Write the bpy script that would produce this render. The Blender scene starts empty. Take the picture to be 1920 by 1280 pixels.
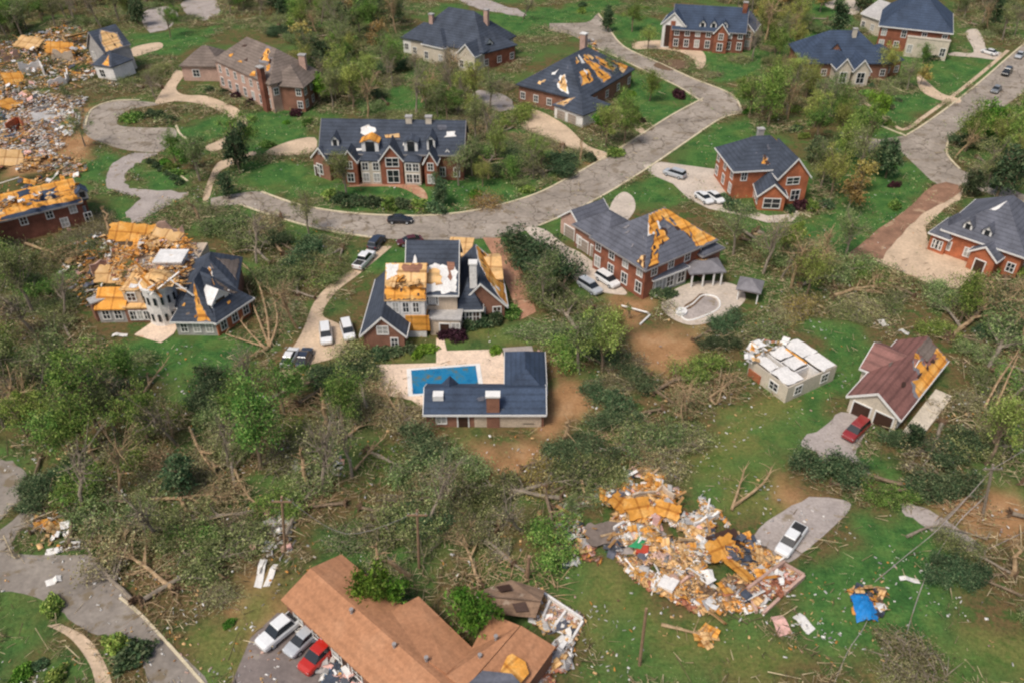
import bpy, math, random
import numpy as np
from mathutils import Vector

# ------------------------------------------------------------------ camera, sky, sun
CAM_H, PITCH, F = 77.0, math.radians(36.4), 1600.0
scene = bpy.context.scene
cam = bpy.data.objects.new('camera', bpy.data.cameras.new('camera'))
scene.collection.objects.link(cam)
cam.location = (0, 0, CAM_H)
cam.rotation_euler = (math.radians(90) - PITCH, 0, 0)
cam.data.lens = 30.0
cam.data.sensor_width = 36.0
cam.data.clip_start = 1.0
cam.data.clip_end = 6000.0
scene.camera = cam

SUN_EL, SUN_AZ = math.radians(58), math.radians(222)      # azimuth measured clockwise from +Y
world = bpy.data.worlds.new('World')
scene.world = world
world.use_nodes = True
wn = world.node_tree
sky = wn.nodes.new('ShaderNodeTexSky')
sky.sky_type = 'NISHITA'
sky.sun_disc = False
sky.sun_elevation = SUN_EL
sky.sun_rotation = SUN_AZ
sky.air_density = 1.0
sky.dust_density = 4.0
sky.ozone_density = 1.0
wn.links.new(sky.outputs[0], wn.nodes['Background'].inputs[0])
wn.nodes['Background'].inputs[1].default_value = 0.1
sun = bpy.data.objects.new('sun', bpy.data.lights.new('sun', 'SUN'))
scene.collection.objects.link(sun)
sun.data.energy = 2.15
sun.data.angle = math.radians(16)
sun.data.color = (1.0, 0.94, 0.85)
sd = Vector((math.sin(SUN_AZ) * math.cos(SUN_EL), math.cos(SUN_AZ) * math.cos(SUN_EL), math.sin(SUN_EL)))
sun.rotation_euler = sd.to_track_quat('Z', 'Y').to_euler()
sun.location = (0, 0, 200)
scene.view_settings.view_transform = 'Standard'
scene.view_settings.look = 'None'
scene.view_settings.exposure = 0.28
scene.view_settings.gamma = 1.0
scene.cycles.filter_width = 2.3
scene.cycles.max_bounces = 6

R = random.Random(11)
NR = np.random.default_rng(5)
C = scene.collection
rad = math.radians

# ------------------------------------------------------------------ survey helpers: photo pixel (1920 wide) -> point at height z
ct, st = math.cos(PITCH), math.sin(PITCH)

def G(px, py, z=0.0):
    x = (px - 960) / F; y = (640 - py) / F
    d = (x, ct + y * st, -st + y * ct)
    t = (z - CAM_H) / d[2]
    return Vector((d[0] * t, d[1] * t, z))

def PX(x, y, z=0.0):
    """where a world point shows (numpy friendly)"""
    dz = z - CAM_H
    depth = y * ct - dz * st
    return 960 + F * x / depth, 640 - F * (y * st + dz * ct) / depth

def inpoly(px, py, poly):
    px = np.asarray(px, float); py = np.asarray(py, float)
    ins = np.zeros(px.shape, bool)
    n = len(poly)
    for i in range(n):
        x1, y1 = poly[i]; x2, y2 = poly[(i + 1) % n]
        if y1 == y2: continue
        c = ((y1 > py) != (y2 > py)) & (px < (x2 - x1) * (py - y1) / (y2 - y1) + x1)
        ins ^= c
    return ins

def smooth(pts, n=6, closed=False):
    """Catmull-Rom through the points"""
    P = [Vector(p) for p in pts]; m = len(P); out = []
    rng = range(m) if closed else range(m - 1)
    for i in rng:
        if closed: a, b, c, d = P[i - 1], P[i], P[(i + 1) % m], P[(i + 2) % m]
        else: a, b, c, d = P[max(i - 1, 0)], P[i], P[i + 1], P[min(i + 2, m - 1)]
        for k in range(n):
            t = k / n
            out.append(0.5 * ((2 * b) + (c - a) * t + (2 * a - 5 * b + 4 * c - d) * t * t + (3 * b - a - 3 * c + d) * t ** 3))
    if not closed: out.append(P[-1])
    return out

# ------------------------------------------------------------------ objects
def tag(o, label=None, cat=None, group=None, kind=None):
    if label: o['label'] = label
    if cat: o['category'] = cat
    if group: o['group'] = group
    if kind: o['kind'] = kind
    return o

def thing(name, label, cat, loc=(0, 0, 0), rz=0.0, group=None):
    o = bpy.data.objects.new(name, None); C.objects.link(o)
    o.empty_display_size = 0.5
    o.location = loc; o.rotation_euler = (0, 0, rz)
    return tag(o, label, cat, group)

class MB:
    def __init__(s): s.v = []; s.f = []
    def poly(s, pts):
        n = len(s.v); s.v += [tuple(p) for p in pts]; s.f.append(tuple(range(n, n + len(pts)))); return s
    def box(s, x0, x1, y0, y1, z0, z1, xf=None):
        p = [(x0, y0, z0), (x1, y0, z0), (x1, y1, z0), (x0, y1, z0), (x0, y0, z1), (x1, y0, z1), (x1, y1, z1), (x0, y1, z1)]
        if xf: p = [tuple(xf(q)) for q in p]
        n = len(s.v); s.v += p
        s.f += [tuple(n + i for i in q) for q in ((3, 2, 1, 0), (4, 5, 6, 7), (0, 1, 5, 4), (1, 2, 6, 5), (2, 3, 7, 6), (3, 0, 4, 7))]
        return s
    def ext(s, poly, vec):
        """a polygon (list of 3-D points) swept along vec, closed"""
        vec = Vector(vec); n = len(poly); k = len(s.v)
        s.v += [tuple(p) for p in poly] + [tuple(Vector(p) + vec) for p in poly]
        s.f.append(tuple(range(k + n - 1, k - 1, -1))); s.f.append(tuple(range(k + n, k + 2 * n)))
        for i in range(n):
            j = (i + 1) % n
            s.f.append((k + i, k + j, k + n + j, k + n + i))
        return s
    def tube(s, pts, radii, n=6, cap=True):
        pts = [Vector(p) for p in pts]; rings = []
        for i, p in enumerate(pts):
            d = (pts[min(i + 1, len(pts) - 1)] - pts[max(i - 1, 0)])
            if d.length < 1e-6: d = Vector((0, 0, 1))
            d.normalize()
            a = d.cross(Vector((0.31, 0.17, 0.93))); 
            if a.length < 0.05: a = d.cross(Vector((1, 0, 0)))
            a.normalize(); b = d.cross(a)
            k = len(s.v); r = radii[i] if hasattr(radii, '__len__') else radii
            for q in range(n):
                t = 2 * math.pi * q / n
                s.v.append(tuple(p + a * (r * math.cos(t)) + b * (r * math.sin(t))))
            rings.append(k)
        for a, b in zip(rings, rings[1:]):
            for q in range(n):
                s.f.append((a + q, a + (q + 1) % n, b + (q + 1) % n, b + q))
        if cap:
            s.f.append(tuple(rings[0] + q for q in range(n))[::-1]); s.f.append(tuple(rings[-1] + q for q in range(n)))
        return s
    def lathe(s, prof, n=12, c=(0, 0)):
        k0 = len(s.v)
        for r, z in prof:
            for q in range(n):
                t = 2 * math.pi * (q + .5) / n
                s.v.append((c[0] + r * math.cos(t), c[1] + r * math.sin(t), z))
        for i in range(len(prof) - 1):
            for q in range(n):
                a = k0 + i * n; b = a + n
                s.f.append((a + q, a + (q + 1) % n, b + (q + 1) % n, b + q))
        s.f.append(tuple(k0 + (len(prof) - 1) * n + q for q in range(n)))
        return s
    def mesh(s, name, m):
        me = bpy.data.meshes.new(name); me.from_pydata(s.v, [], s.f); me.update()
        if m: me.materials.append(m)
        return me
    def build(s, name, m, parent=None, smooth=False):
        me = s.mesh(name, m)
        if smooth: me.shade_smooth()
        o = bpy.data.objects.new(name, me); C.objects.link(o)
        if parent: o.parent = parent
        return o

def np_mesh(name, V, Fq, m, nper=4):
    """mesh from numpy verts (N,3) and faces (M,nper)"""
    me = bpy.data.meshes.new(name)
    V = np.ascontiguousarray(V, np.float32); Fq = np.ascontiguousarray(Fq, np.int32)
    me.vertices.add(len(V)); me.vertices.foreach_set('co', V.ravel())
    me.loops.add(Fq.size); me.loops.foreach_set('vertex_index', Fq.ravel())
    me.polygons.add(len(Fq)); me.polygons.foreach_set('loop_start', np.arange(0, Fq.size, nper, dtype=np.int32))
    me.update(calc_edges=True)
    if m: me.materials.append(m)
    return me

def link(name, me, parent=None):
    o = bpy.data.objects.new(name, me); C.objects.link(o)
    if parent: o.parent = parent
    return o

def copy_tree(o, parent=None):
    c = o.copy(); C.objects.link(c)
    if parent: c.parent = parent
    for ch in list(o.children): copy_tree(ch, c)
    return c

# ------------------------------------------------------------------ materials
def newmat(name):
    m = bpy.data.materials.new(name); m.use_nodes = True
    return m, m.node_tree.nodes, m.node_tree.links, m.node_tree.nodes['Principled BSDF']

def noise_ramp(N, L, vec, scale, stops, detail=5, rough=.6):
    t = N.new('ShaderNodeTexNoise'); t.inputs['Scale'].default_value = scale; t.inputs['Detail'].default_value = detail
    t.inputs['Roughness'].default_value = rough
    L.new(vec, t.inputs['Vector'])
    r = N.new('ShaderNodeValToRGB'); L.new(t.outputs[0], r.inputs[0])
    while len(r.color_ramp.elements) < len(stops): r.color_ramp.elements.new(.5)
    for e, (p, c) in zip(r.color_ramp.elements, stops): e.position = p; e.color = (*c, 1)
    return r.outputs[0], t.outputs[0]

def mixc(N, L, f, a, b, mode='MIX'):
    x = N.new('ShaderNodeMix'); x.data_type = 'RGBA'; x.blend_type = mode
    for k, v in ((0, f), (6, a), (7, b)):
        if hasattr(v, 'is_linked'): L.new(v, x.inputs[k])
        elif k == 0: x.inputs[0].default_value = v
        else: x.inputs[k].default_value = (*v, 1)
    return x.outputs[2]

def surf(name, c, var=.25, scale=1.2, rough=.8, c2=None, spec=.3, courses=None, bump=.25, patch=None):
    """matte surface: two scales of noise round a base colour; courses = (spacing, darkness) horizontal lines; patch = (colour, scale, threshold)"""
    m, N, L, b = newmat(name)
    tc = N.new('ShaderNodeTexCoord').outputs['Object']
    lo = tuple(max(0, x * (1 - var)) for x in c); hi = tuple(min(1, x * (1 + var)) for x in c)
    col, _ = noise_ramp(N, L, tc, scale, [(.3, lo), (.5, c), (.72, c2 or hi)])
    fine, fv = noise_ramp(N, L, tc, scale * 9, [(.3, (.72,) * 3), (.7, (1.2,) * 3)], 3)
    col = mixc(N, L, .7, col, fine, 'MULTIPLY')
    if patch:
        pc, ps, th = patch
        f, _ = noise_ramp(N, L, tc, ps, [(th, (0,) * 3), (th + .06, (1,) * 3)], 4)
        col = mixc(N, L, f, col, pc)
    if courses:
        w = N.new('ShaderNodeTexWave'); w.wave_type = 'BANDS'; w.bands_direction = courses[2] if len(courses) > 2 else 'Z'
        w.inputs['Scale'].default_value = 1 / courses[0] * .314; w.inputs['Distortion'].default_value = .6
        L.new(tc, w.inputs['Vector'])
        r = N.new('ShaderNodeValToRGB'); L.new(w.outputs[0], r.inputs[0])
        r.color_ramp.elements[0].color = (*(1 - courses[1],) * 3, 1); r.color_ramp.elements[0].position = .05; r.color_ramp.elements[1].position = .35
        col = mixc(N, L, 1.0, col, r.outputs[0], 'MULTIPLY')
    L.new(col, b.inputs['Base Color'])
    b.inputs['Roughness'].default_value = rough
    b.inputs['Specular IOR Level'].default_value = spec
    if bump:
        bp = N.new('ShaderNodeBump'); bp.inputs['Strength'].default_value = bump; bp.inputs['Distance'].default_value = .05
        L.new(fv, bp.inputs['Height']); L.new(bp.outputs[0], b.inputs['Normal'])
    return m

def paint(name, c, rough=.3, metal=0.0, spec=.5, coat=0.0):
    m, N, L, b = newmat(name)
    tc = N.new('ShaderNodeTexCoord').outputs['Object']
    col, _ = noise_ramp(N, L, tc, 3, [(.3, tuple(x * .88 for x in c)), (.7, c)], 3)
    L.new(col, b.inputs['Base Color'])
    b.inputs['Roughness'].default_value = rough; b.inputs['Metallic'].default_value = metal
    b.inputs['Specular IOR Level'].default_value = spec; b.inputs['Coat Weight'].default_value = coat
    return m

def leafmat(name, stops, trans=.15, tint=.35):
    """foliage: colour per leaf (random per island), shifted per tree (object random)"""
    m, N, L, b = newmat(name)
    g = N.new('ShaderNodeNewGeometry')
    r = N.new('ShaderNodeValToRGB'); L.new(g.outputs['Random Per Island'], r.inputs[0])
    while len(r.color_ramp.elements) < len(stops): r.color_ramp.elements.new(.5)
    for i, (e, c) in enumerate(zip(r.color_ramp.elements, stops)): e.position = i / max(1, len(stops) - 1); e.color = (*c, 1)
    oi = N.new('ShaderNodeObjectInfo')
    h = N.new('ShaderNodeHueSaturation'); L.new(r.outputs[0], h.inputs['Color'])
    for sock, a, bb in (('Hue', .5 - .035 * tint / .35, .5 + .02 * tint / .35), ('Value', 1 - tint * .8, 1 + tint)):
        mr = N.new('ShaderNodeMapRange'); mr.inputs[3].default_value = a; mr.inputs[4].default_value = bb
        if sock == 'Hue':
            mm = N.new('ShaderNodeMath'); mm.operation = 'MULTIPLY'; mm.inputs[1].default_value = 7.13; L.new(oi.outputs['Random'], mm.inputs[0])
            fr = N.new('ShaderNodeMath'); fr.operation = 'FRACT'; L.new(mm.outputs[0], fr.inputs[0]); L.new(fr.outputs[0], mr.inputs[0])
        else: L.new(oi.outputs['Random'], mr.inputs[0])
        if sock == 'Value':
            cn = N.new('ShaderNodeTexNoise'); cn.inputs['Scale'].default_value = .85; cn.inputs['Detail'].default_value = 3; L.new(N.new('ShaderNodeTexCoord').outputs['Object'], cn.inputs['Vector'])
            cm = N.new('ShaderNodeMapRange'); cm.inputs[1].default_value = .3; cm.inputs[2].default_value = .7; cm.inputs[3].default_value = .5; cm.inputs[4].default_value = 1.4; L.new(cn.outputs[0], cm.inputs[0])
            mu = N.new('ShaderNodeMath'); mu.operation = 'MULTIPLY'; L.new(mr.outputs[0], mu.inputs[0]); L.new(cm.outputs[0], mu.inputs[1]); L.new(mu.outputs[0], h.inputs[sock])
        else: L.new(mr.outputs[0], h.inputs[sock])
    L.new(h.outputs[0], b.inputs['Base Color'])
    b.inputs['Roughness'].default_value = .75; b.inputs['Specular IOR Level'].default_value = .2
    if trans:
        tl = N.new('ShaderNodeBsdfTranslucent'); L.new(h.outputs[0], tl.inputs['Color'])
        mx = N.new('ShaderNodeMixShader'); mx.inputs[0].default_value = trans
        L.new(b.outputs[0], mx.inputs[1]); L.new(tl.outputs[0], mx.inputs[2])
        L.new(mx.outputs[0], N['Material Output'].inputs[0])
    return m

M = {}
M['slate'] = surf('slate_shingle', (.056, .068, .092), .35, .35, .85, courses=(.5, .25))
M['navy'] = surf('navy_shingle', (.045, .066, .108), .3, .35, .8, courses=(.5, .22))
M['greyroof'] = surf('grey_shingle', (.115, .12, .145), .3, .35, .85, courses=(.5, .22))
M['taupe'] = surf('taupe_shingle', (.19, .15, .125), .3, .3, .9, courses=(.5, .22))
M['brownroof'] = surf('brown_metal_roof', (.235, .108, .09), .25, .3, .6, courses=(.7, .3))
M['terracotta'] = surf('terracotta_roof', (.43, .205, .105), .12, .3, .85, courses=(.45, .1), c2=(.47, .24, .13))
M['palegrey'] = surf('pale_grey_roof', (.42, .4, .38), .2, .3, .85)
def seams(m, sx=1.2):
    N, L = m.node_tree.nodes, m.node_tree.links; b = N['Principled BSDF']; tc = N.new('ShaderNodeTexCoord').outputs['Object']; src = b.inputs['Base Color'].links[0].from_socket
    for dr, sc in (('X', sx * 1.9), ('Y', sx * 1.9)):
        w = N.new('ShaderNodeTexWave'); w.wave_type = 'BANDS'; w.bands_direction = dr; w.inputs['Scale'].default_value = .314 / sc; w.inputs['Distortion'].default_value = .4; L.new(tc, w.inputs['Vector'])
        r = N.new('ShaderNodeValToRGB'); L.new(w.outputs[0], r.inputs[0]); r.color_ramp.elements[0].color = (.6, .5, .42, 1); r.color_ramp.elements[0].position = .015; r.color_ramp.elements[1].position = .06
        src = mixc(N, L, .8, src, r.outputs[0], 'MULTIPLY')
    L.new(src, b.inputs['Base Color'])
M['osb'] = surf('bare_wood_sheathing', (.78, .35, .06), .22, .5, .8, c2=(.82, .5, .17), courses=(1.2, .25), patch=((.6, .21, .04), 1.3, .64))
M['osb2'] = surf('bare_pine_sheathing', (.76, .47, .2), .25, .6, .8, c2=(.8, .55, .3), courses=(1.2, .3))
seams(M['osb']); seams(M['osb2'])
M['under'] = surf('white_roof_underlay', (.72, .7, .67), .18, .5, .8, patch=((.55, .42, .28), .8, .66))
M['brick'] = surf('red_brick', (.29, .105, .06), .4, .5, .85, courses=(.3, .2))
M['orangebrick'] = surf('orange_brick', (.43, .14, .065), .36, .5, .85, courses=(.3, .18))
M['darkbrick'] = surf('dark_red_brick', (.21, .08, .052), .42, .5, .85, courses=(.3, .2))
M['pinkbrick'] = surf('pale_pink_brick', (.52, .34, .27), .22, .5, .85, courses=(.3, .16))
M['brownbrick'] = surf('brown_brick', (.27, .13, .085), .25, .5, .85, courses=(.3, .2))
M['siding'] = surf('cream_siding', (.62, .54, .43), .12, .5, .7, courses=(.3, .15))
M['whitewall'] = surf('white_wall', (.74, .71, .67), .1, .4, .7)
M['tanwall'] = surf('tan_wall', (.55, .44, .33), .14, .5, .75)
M['greywall'] = surf('grey_stone_wall', (.4, .38, .36), .2, .8, .8)
M['trim'] = surf('white_trim', (.76, .74, .7), .06, 1, .6, bump=0)
M['gutter'] = surf('grey_trim', (.3, .28, .27), .1, 1, .6, bump=0)
M['glass'] = paint('dark_window_glass', (.02, .025, .03), .08)
M['blind'] = surf('window_blind', (.4, .39, .36), .1, 1, .5, courses=(.12, .2), bump=0)
M['mud'] = surf('muddy_earth', (.27, .15, .095), .35, .4, .95, patch=((.4, .27, .17), .35, .6))
M['gdoor'] = surf('garage_door_panel', (.36, .3, .25), .1, 1, .6, courses=(.6, .3))
M['wood'] = surf('weathered_wood', (.28, .18, .11), .3, 2, .85)
M['dooropen'] = surf('door_and_hole_dark', (.06, .03, .02), .2, 2, .6)  # dark brown of doors and felt; also paints the shade of roof holes
M['pergola'] = surf('grey_pergola_roof', (.2, .19, .2), .2, 1, .8)
M['asphalt'] = surf('old_asphalt', (.33, .28, .23), .24, .16, .9, c2=(.42, .36, .3), bump=.2, patch=((.23, .185, .135), .34, .56))
def cracks(m, sc=.16):
    N, L = m.node_tree.nodes, m.node_tree.links; b = N['Principled BSDF']; tc = N.new('ShaderNodeTexCoord').outputs['Object']; src = b.inputs['Base Color'].links[0].from_socket
    nz = N.new('ShaderNodeTexNoise'); nz.inputs['Scale'].default_value = .6; L.new(tc, nz.inputs['Vector']); ad = N.new('ShaderNodeVectorMath'); ad.operation = 'MULTIPLY_ADD'; ad.inputs[1].default_value = (2.2,) * 3; L.new(nz.outputs[1], ad.inputs[0]); L.new(tc, ad.inputs[2])
    v = N.new('ShaderNodeTexVoronoi'); v.feature = 'DISTANCE_TO_EDGE'; v.inputs['Scale'].default_value = sc; L.new(ad.outputs[0], v.inputs['Vector'])
    r = N.new('ShaderNodeValToRGB'); L.new(v.outputs[0], r.inputs[0]); r.color_ramp.elements[0].color = (.5, .48, .45, 1); r.color_ramp.elements[0].position = .006; r.color_ramp.elements[1].position = .022
    v2 = N.new('ShaderNodeTexVoronoi'); v2.inputs['Scale'].default_value = .22; L.new(ad.outputs[0], v2.inputs['Vector']); r2 = N.new('ShaderNodeValToRGB'); sp = N.new('ShaderNodeSeparateColor'); L.new(v2.outputs[1], sp.inputs[0]); L.new(sp.outputs[0], r2.inputs[0]); r2.color_ramp.elements[0].color = (.8, .79, .78, 1); r2.color_ramp.elements[1].color = (1.1, 1.1, 1.1, 1)
    src = mixc(N, L, 1.0, src, r.outputs[0], 'MULTIPLY'); src = mixc(N, L, .6, src, r2.outputs[0], 'MULTIPLY'); L.new(src, b.inputs['Base Color'])
cracks(M['asphalt'])
M['roadasphalt'] = surf('littered_asphalt', (.26, .225, .19), .24, .16, .9, c2=(.34, .3, .25), bump=.2, patch=((.19, .15, .1), .34, .55))
M['tornbrown'] = surf('torn_brown_roof', (.27, .175, .115), .3, .5, .9, courses=(.5, .15), patch=((.4, .3, .22), .6, .6))
M['darkasphalt'] = surf('dark_asphalt', (.2, .165, .15), .16, .2, .9, patch=((.27, .23, .2), .4, .62))
M['gravel'] = surf('grey_gravel', (.37, .32, .29), .2, .3, .95, patch=((.25, .2, .14), .35, .6))
M['concrete'] = surf('pale_concrete', (.56, .42, .29), .2, .25, .9, courses=None, patch=((.48, .36, .25), .3, .64))
M['paleconcrete'] = surf('grey_concrete', (.53, .45, .37), .18, .25, .9, patch=((.45, .36, .27), .3, .64))
M['brickpave'] = surf('brick_paving', (.4, .21, .13), .2, .4, .9, patch=((.5, .33, .22), .3, .58))
M['kerb'] = surf('kerb_concrete', (.62, .53, .36), .14, .6, .9)
M['deck'] = surf('pool_deck_paving', (.74, .57, .43), .14, .4, .85, patch=((.6, .4, .26), .5, .63))
M['bark'] = surf('tree_bark', (.2, .145, .095), .35, 2, .9)
M['palebark'] = surf('stripped_pale_wood', (.4, .27, .15), .4, 1.6, .85, c2=(.54, .39, .24))
M['greybark'] = surf('grey_twig_bark', (.25, .205, .155), .35, 2, .9)
M['soil'] = surf('root_soil', (.16, .1, .06), .3, 2, .95)
M['leafgreen'] = leafmat('spring_green_leaves', [(.035, .1, .02), (.1, .215, .038), (.2, .325, .06), (.38, .48, .14)])
M['leafyellow'] = leafmat('yellow_green_leaves', [(.13, .18, .035), (.24, .3, .06), (.34, .39, .09), (.46, .48, .17)])
M['leafolive'] = leafmat('olive_grey_leaves', [(.055, .095, .03), (.12, .175, .055), (.22, .275, .095), (.4, .43, .2)])
M['leafdark'] = leafmat('dark_conifer_needles', [(.022, .052, .022), (.048, .095, .04), (.095, .15, .065), (.18, .22, .11)])
M['leafbrown'] = leafmat('dry_brown_leaves', [(.11, .1, .042), (.2, .19, .08), (.31, .3, .13), (.44, .42, .22)])
M['leafbright'] = leafmat('bright_green_leaves', [(.04, .125, .012), (.08, .21, .02), (.14, .29, .03), (.22, .37, .065)])
M['leafpurple'] = leafmat('purple_leaves', [(.03, .012, .016), (.06, .02, .026), (.09, .035, .04)])
M['leafgold'] = leafmat('golden_brown_leaves', [(.2, .15, .04), (.32, .24, .06), (.42, .32, .1), (.5, .4, .17)])
# ------------------------------------------------------------------ the ground
LUSH = [
 [(450,310),(600,305),(640,350),(560,385),(470,350)], [(640,350),(880,338),(1100,305),(1060,332),(900,392),(700,398),(620,385)],
 [(1240,310),(1320,235),(1400,218),(1410,260),(1345,290),(1340,320)], [(1185,338),(1240,330),(1290,365),(1250,390),(1190,385)],
 [(1330,398),(1450,415),(1600,400),(1630,470),(1540,485),(1400,440)], [(1510,590),(1650,620),(1625,680),(1590,765),(1480,800),(1475,735),(1560,665)],
 [(1160,130),(1290,170),(1300,190),(1230,240),(1165,205)], [(1060,400),(1135,388),(1080,432),(1030,432)],
 [(1590,185),(1690,250),(1585,255)], [(1610,180),(1790,175),(1690,245)], [(1690,110),(1870,112),(1800,182),(1740,150)],
 [(900,30),(1120,0),(1180,0),(1100,35),(960,60)], [(1130,20),(1240,40),(1250,95),(1170,75)], [(1350,170),(1290,90),(1420,90),(1500,60),(1500,0),(1600,0),(1600,60),(1500,90)],
 [(200,640),(500,635),(480,700),(440,770),(330,770),(220,700)], [(330,240),(430,210),(445,240),(390,272),(340,272)],
 [(240,320),(300,298),(365,350),(300,366)], [(110,305),(255,283),(200,342),(160,340)], [(165,368),(240,372),(300,405),(190,415)],
 [(560,985),(720,985),(780,1070),(640,1080),(560,1050)], [(1495,1075),(1600,960),(1720,950),(1810,1040),(1760,1150),(1700,1210),(1540,1230),(1500,1150)],
 [(0,1208),(80,1200),(165,1255),(170,1280),(0,1280)], [(5,1125),(100,1135),(115,1195),(15,1200)], [(1560,285),(1740,300),(1750,345),(1650,440),(1560,400)],
 [(440,215),(560,215),(600,290),(470,290)], [(250,60),(420,50),(330,110),(250,100)], [(1800,290),(1920,240),(1920,320),(1830,320)], [(1000,380),(1060,370),(1000,400)],
 [(690,455),(770,470),(770,490),(690,500)], [(650,195),(760,160),(830,200),(700,220)], [(800,440),(1000,440),(940,480),(870,490)], [(1600,880),(1680,850),(1740,890),(1640,920)]]
DRYG = [
 [(1000,1055),(1150,1060),(1310,1165),(1420,1190),(1560,1230),(1500,1290),(1130,1290),(1090,1150)],
 [(1340,765),(1500,745),(1570,795),(1500,845),(1480,930),(1390,970),(1270,900),(1300,800)], [(860,610),(990,598),(1005,645),(840,652)],
 [(1490,725),(1540,735),(1560,780),(1520,780)], [(380,1170),(480,1120),(560,1100),(470,1200),(440,1280),(380,1280),(330,1220)],
 [(700,1000),(800,1010),(800,1060),(720,1060)], [(380,400),(560,420),(640,450),(560,470),(400,440)], [(1680,1190),(1800,1140),(1920,1180),(1920,1290),(1640,1290)],
 [(690,650),(760,650),(800,670),(700,675)], [(870,1010),(1000,1000),(1000,1060),(900,1080)], [(20,1050),(0,1050),(0,1130),(120,1150),(60,1100)]]
SOIL = [
 [(1020,690),(1125,700),(1100,800),(1025,805)], [(1175,620),(1315,608),(1315,680),(1235,702),(1165,655)], [(855,815),(1015,812),(1005,872),(900,895)],
 [(1690,895),(1900,905),(1930,1000),(1850,1000),(1710,945)], [(1390,895),(1510,905),(1530,935),(1430,965)], [(0,170),(170,195),(185,300),(0,330)],
 [(560,1090),(540,1180),(460,1200),(420,1260),(400,1200),(500,1110)], [(150,430),(330,420),(250,480),(150,520)], [(1150,540),(1230,560),(1220,600),(1160,590)],
 [(590,560),(560,650),(520,720),(560,700)], [(1000,265),(1100,300),(1140,300),(1100,320),(1000,300)], [(440,1060),(520,1090),(500,1150),(430,1140)]]
xs = np.concatenate([[-2500, -1200, -600, -350, -260], np.arange(-215, 215.1, 0.8), [260, 350, 600, 1200, 2500]])
ys = np.concatenate([[-600, -200, -50, 0, 20], np.arange(36, 330.1, 0.8), [360, 450, 650, 1100, 1900, 3000]])
GX, GY = np.meshgrid(xs, ys)
nx, ny = len(xs), len(ys)
def lattice(X, Y, s, seed):
    """smooth value noise on the ground"""
    r = np.random.default_rng(seed).random((256, 256))
    u = X / s; v = Y / s; i = np.floor(u).astype(int); j = np.floor(v).astype(int); fu = u - i; fv = v - j
    fu = fu * fu * (3 - 2 * fu); fv = fv * fv * (3 - 2 * fv)
    g = lambda a, b: r[a % 256, b % 256]
    return (g(i, j) * (1 - fu) + g(i + 1, j) * fu) * (1 - fv) + (g(i, j + 1) * (1 - fu) + g(i + 1, j + 1) * fu) * fv
def zone_weights(X, Y):
    n1 = lattice(X, Y, 5, 1) - .5; n2 = lattice(X, Y, 5, 2) - .5; n3 = lattice(X, Y, 1.6, 3) - .5; n4 = lattice(X, Y, 1.6, 4) - .5
    px, py = PX(X + n1 * 7 + n3 * 3.4, Y + n2 * 7 + n4 * 3.4)
    w = []
    for Z in (LUSH, DRYG, SOIL):
        a = np.zeros(X.shape)
        for p in Z: a = np.maximum(a, inpoly(px, py, p).astype(float))
        w.append(a)
    return w
wl, wd, ws = zone_weights(GX, GY)
wl = np.maximum(wl, np.clip((lattice(GX, GY, 11, 71) - .38) * 3, 0, .85) * np.clip((GY - 118) / 20, 0, 1) * np.clip((GX + 75) / 15, 0.25, 1) * (ws < .5))
wl = np.maximum(wl, np.clip((lattice(GX, GY, 6, 72) - .55) * 4, 0, .7) * (ws < .5))
def blur(a):
    for _ in range(3):
        b = a.copy(); b[1:-1, 1:-1] = (a[1:-1, 1:-1] * 2 + a[:-2, 1:-1] + a[2:, 1:-1] + a[1:-1, :-2] + a[1:-1, 2:]) / 6; a = b
    return a
wl, wd, ws = blur(wl), blur(wd), blur(ws)
V = np.stack([GX.ravel(), GY.ravel(), np.zeros(GX.size)], 1)
idx = np.arange(nx * ny).reshape(ny, nx)
FQ = np.stack([idx[:-1, :-1].ravel(), idx[:-1, 1:].ravel(), idx[1:, 1:].ravel(), idx[1:, :-1].ravel()], 1)
gm, N, L, bs = newmat('storm_ground')
tc = N.new('ShaderNodeTexCoord').outputs['Object']
at = N.new('ShaderNodeVertexColor'); at.layer_name = 'cover'
sep = N.new('ShaderNodeSeparateColor'); L.new(at.outputs[0], sep.inputs[0])
litter, _ = noise_ramp(N, L, tc, .3, [(.25, (.03, .042, .016)), (.4, (.065, .085, .028)), (.5, (.15, .095, .045)), (.58, (.055, .095, .024)), (.7, (.105, .13, .042)), (.85, (.24, .18, .1))], 9, .75)  # litter tones lowered so the ground colour carries shade under the brush
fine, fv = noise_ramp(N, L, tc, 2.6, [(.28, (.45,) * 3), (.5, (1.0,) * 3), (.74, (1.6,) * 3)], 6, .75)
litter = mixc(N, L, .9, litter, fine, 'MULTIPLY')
lush, _ = noise_ramp(N, L, tc, .3, [(.26, (.02, .055, .018)), (.4, (.036, .1, .026)), (.52, (.062, .148, .036)), (.62, (.1, .18, .046)), (.7, (.055, .12, .03)), (.82, (.19, .175, .075))], 9, .75)
lush = mixc(N, L, .85, lush, fine, 'MULTIPLY')
dry, _ = noise_ramp(N, L, tc, .25, [(.24, (.045, .085, .022)), (.4, (.09, .13, .03)), (.52, (.16, .16, .05)), (.63, (.085, .135, .03)), (.78, (.22, .165, .075))], 9, .75)
dry = mixc(N, L, .85, dry, fine, 'MULTIPLY')
soil, _ = noise_ramp(N, L, tc, .3, [(.25, (.24, .125, .055)), (.5, (.36, .2, .095)), (.75, (.46, .29, .16))], 8, .7)
soil = mixc(N, L, .5, soil, fine, 'MULTIPLY')
mot, _ = noise_ramp(N, L, tc, .11, [(.5, (0,) * 3), (.62, (1,) * 3)], 8, .72)
mot2, _ = noise_ramp(N, L, tc, .17, [(.54, (0,) * 3), (.64, (.8,) * 3)], 8, .72)
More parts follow.
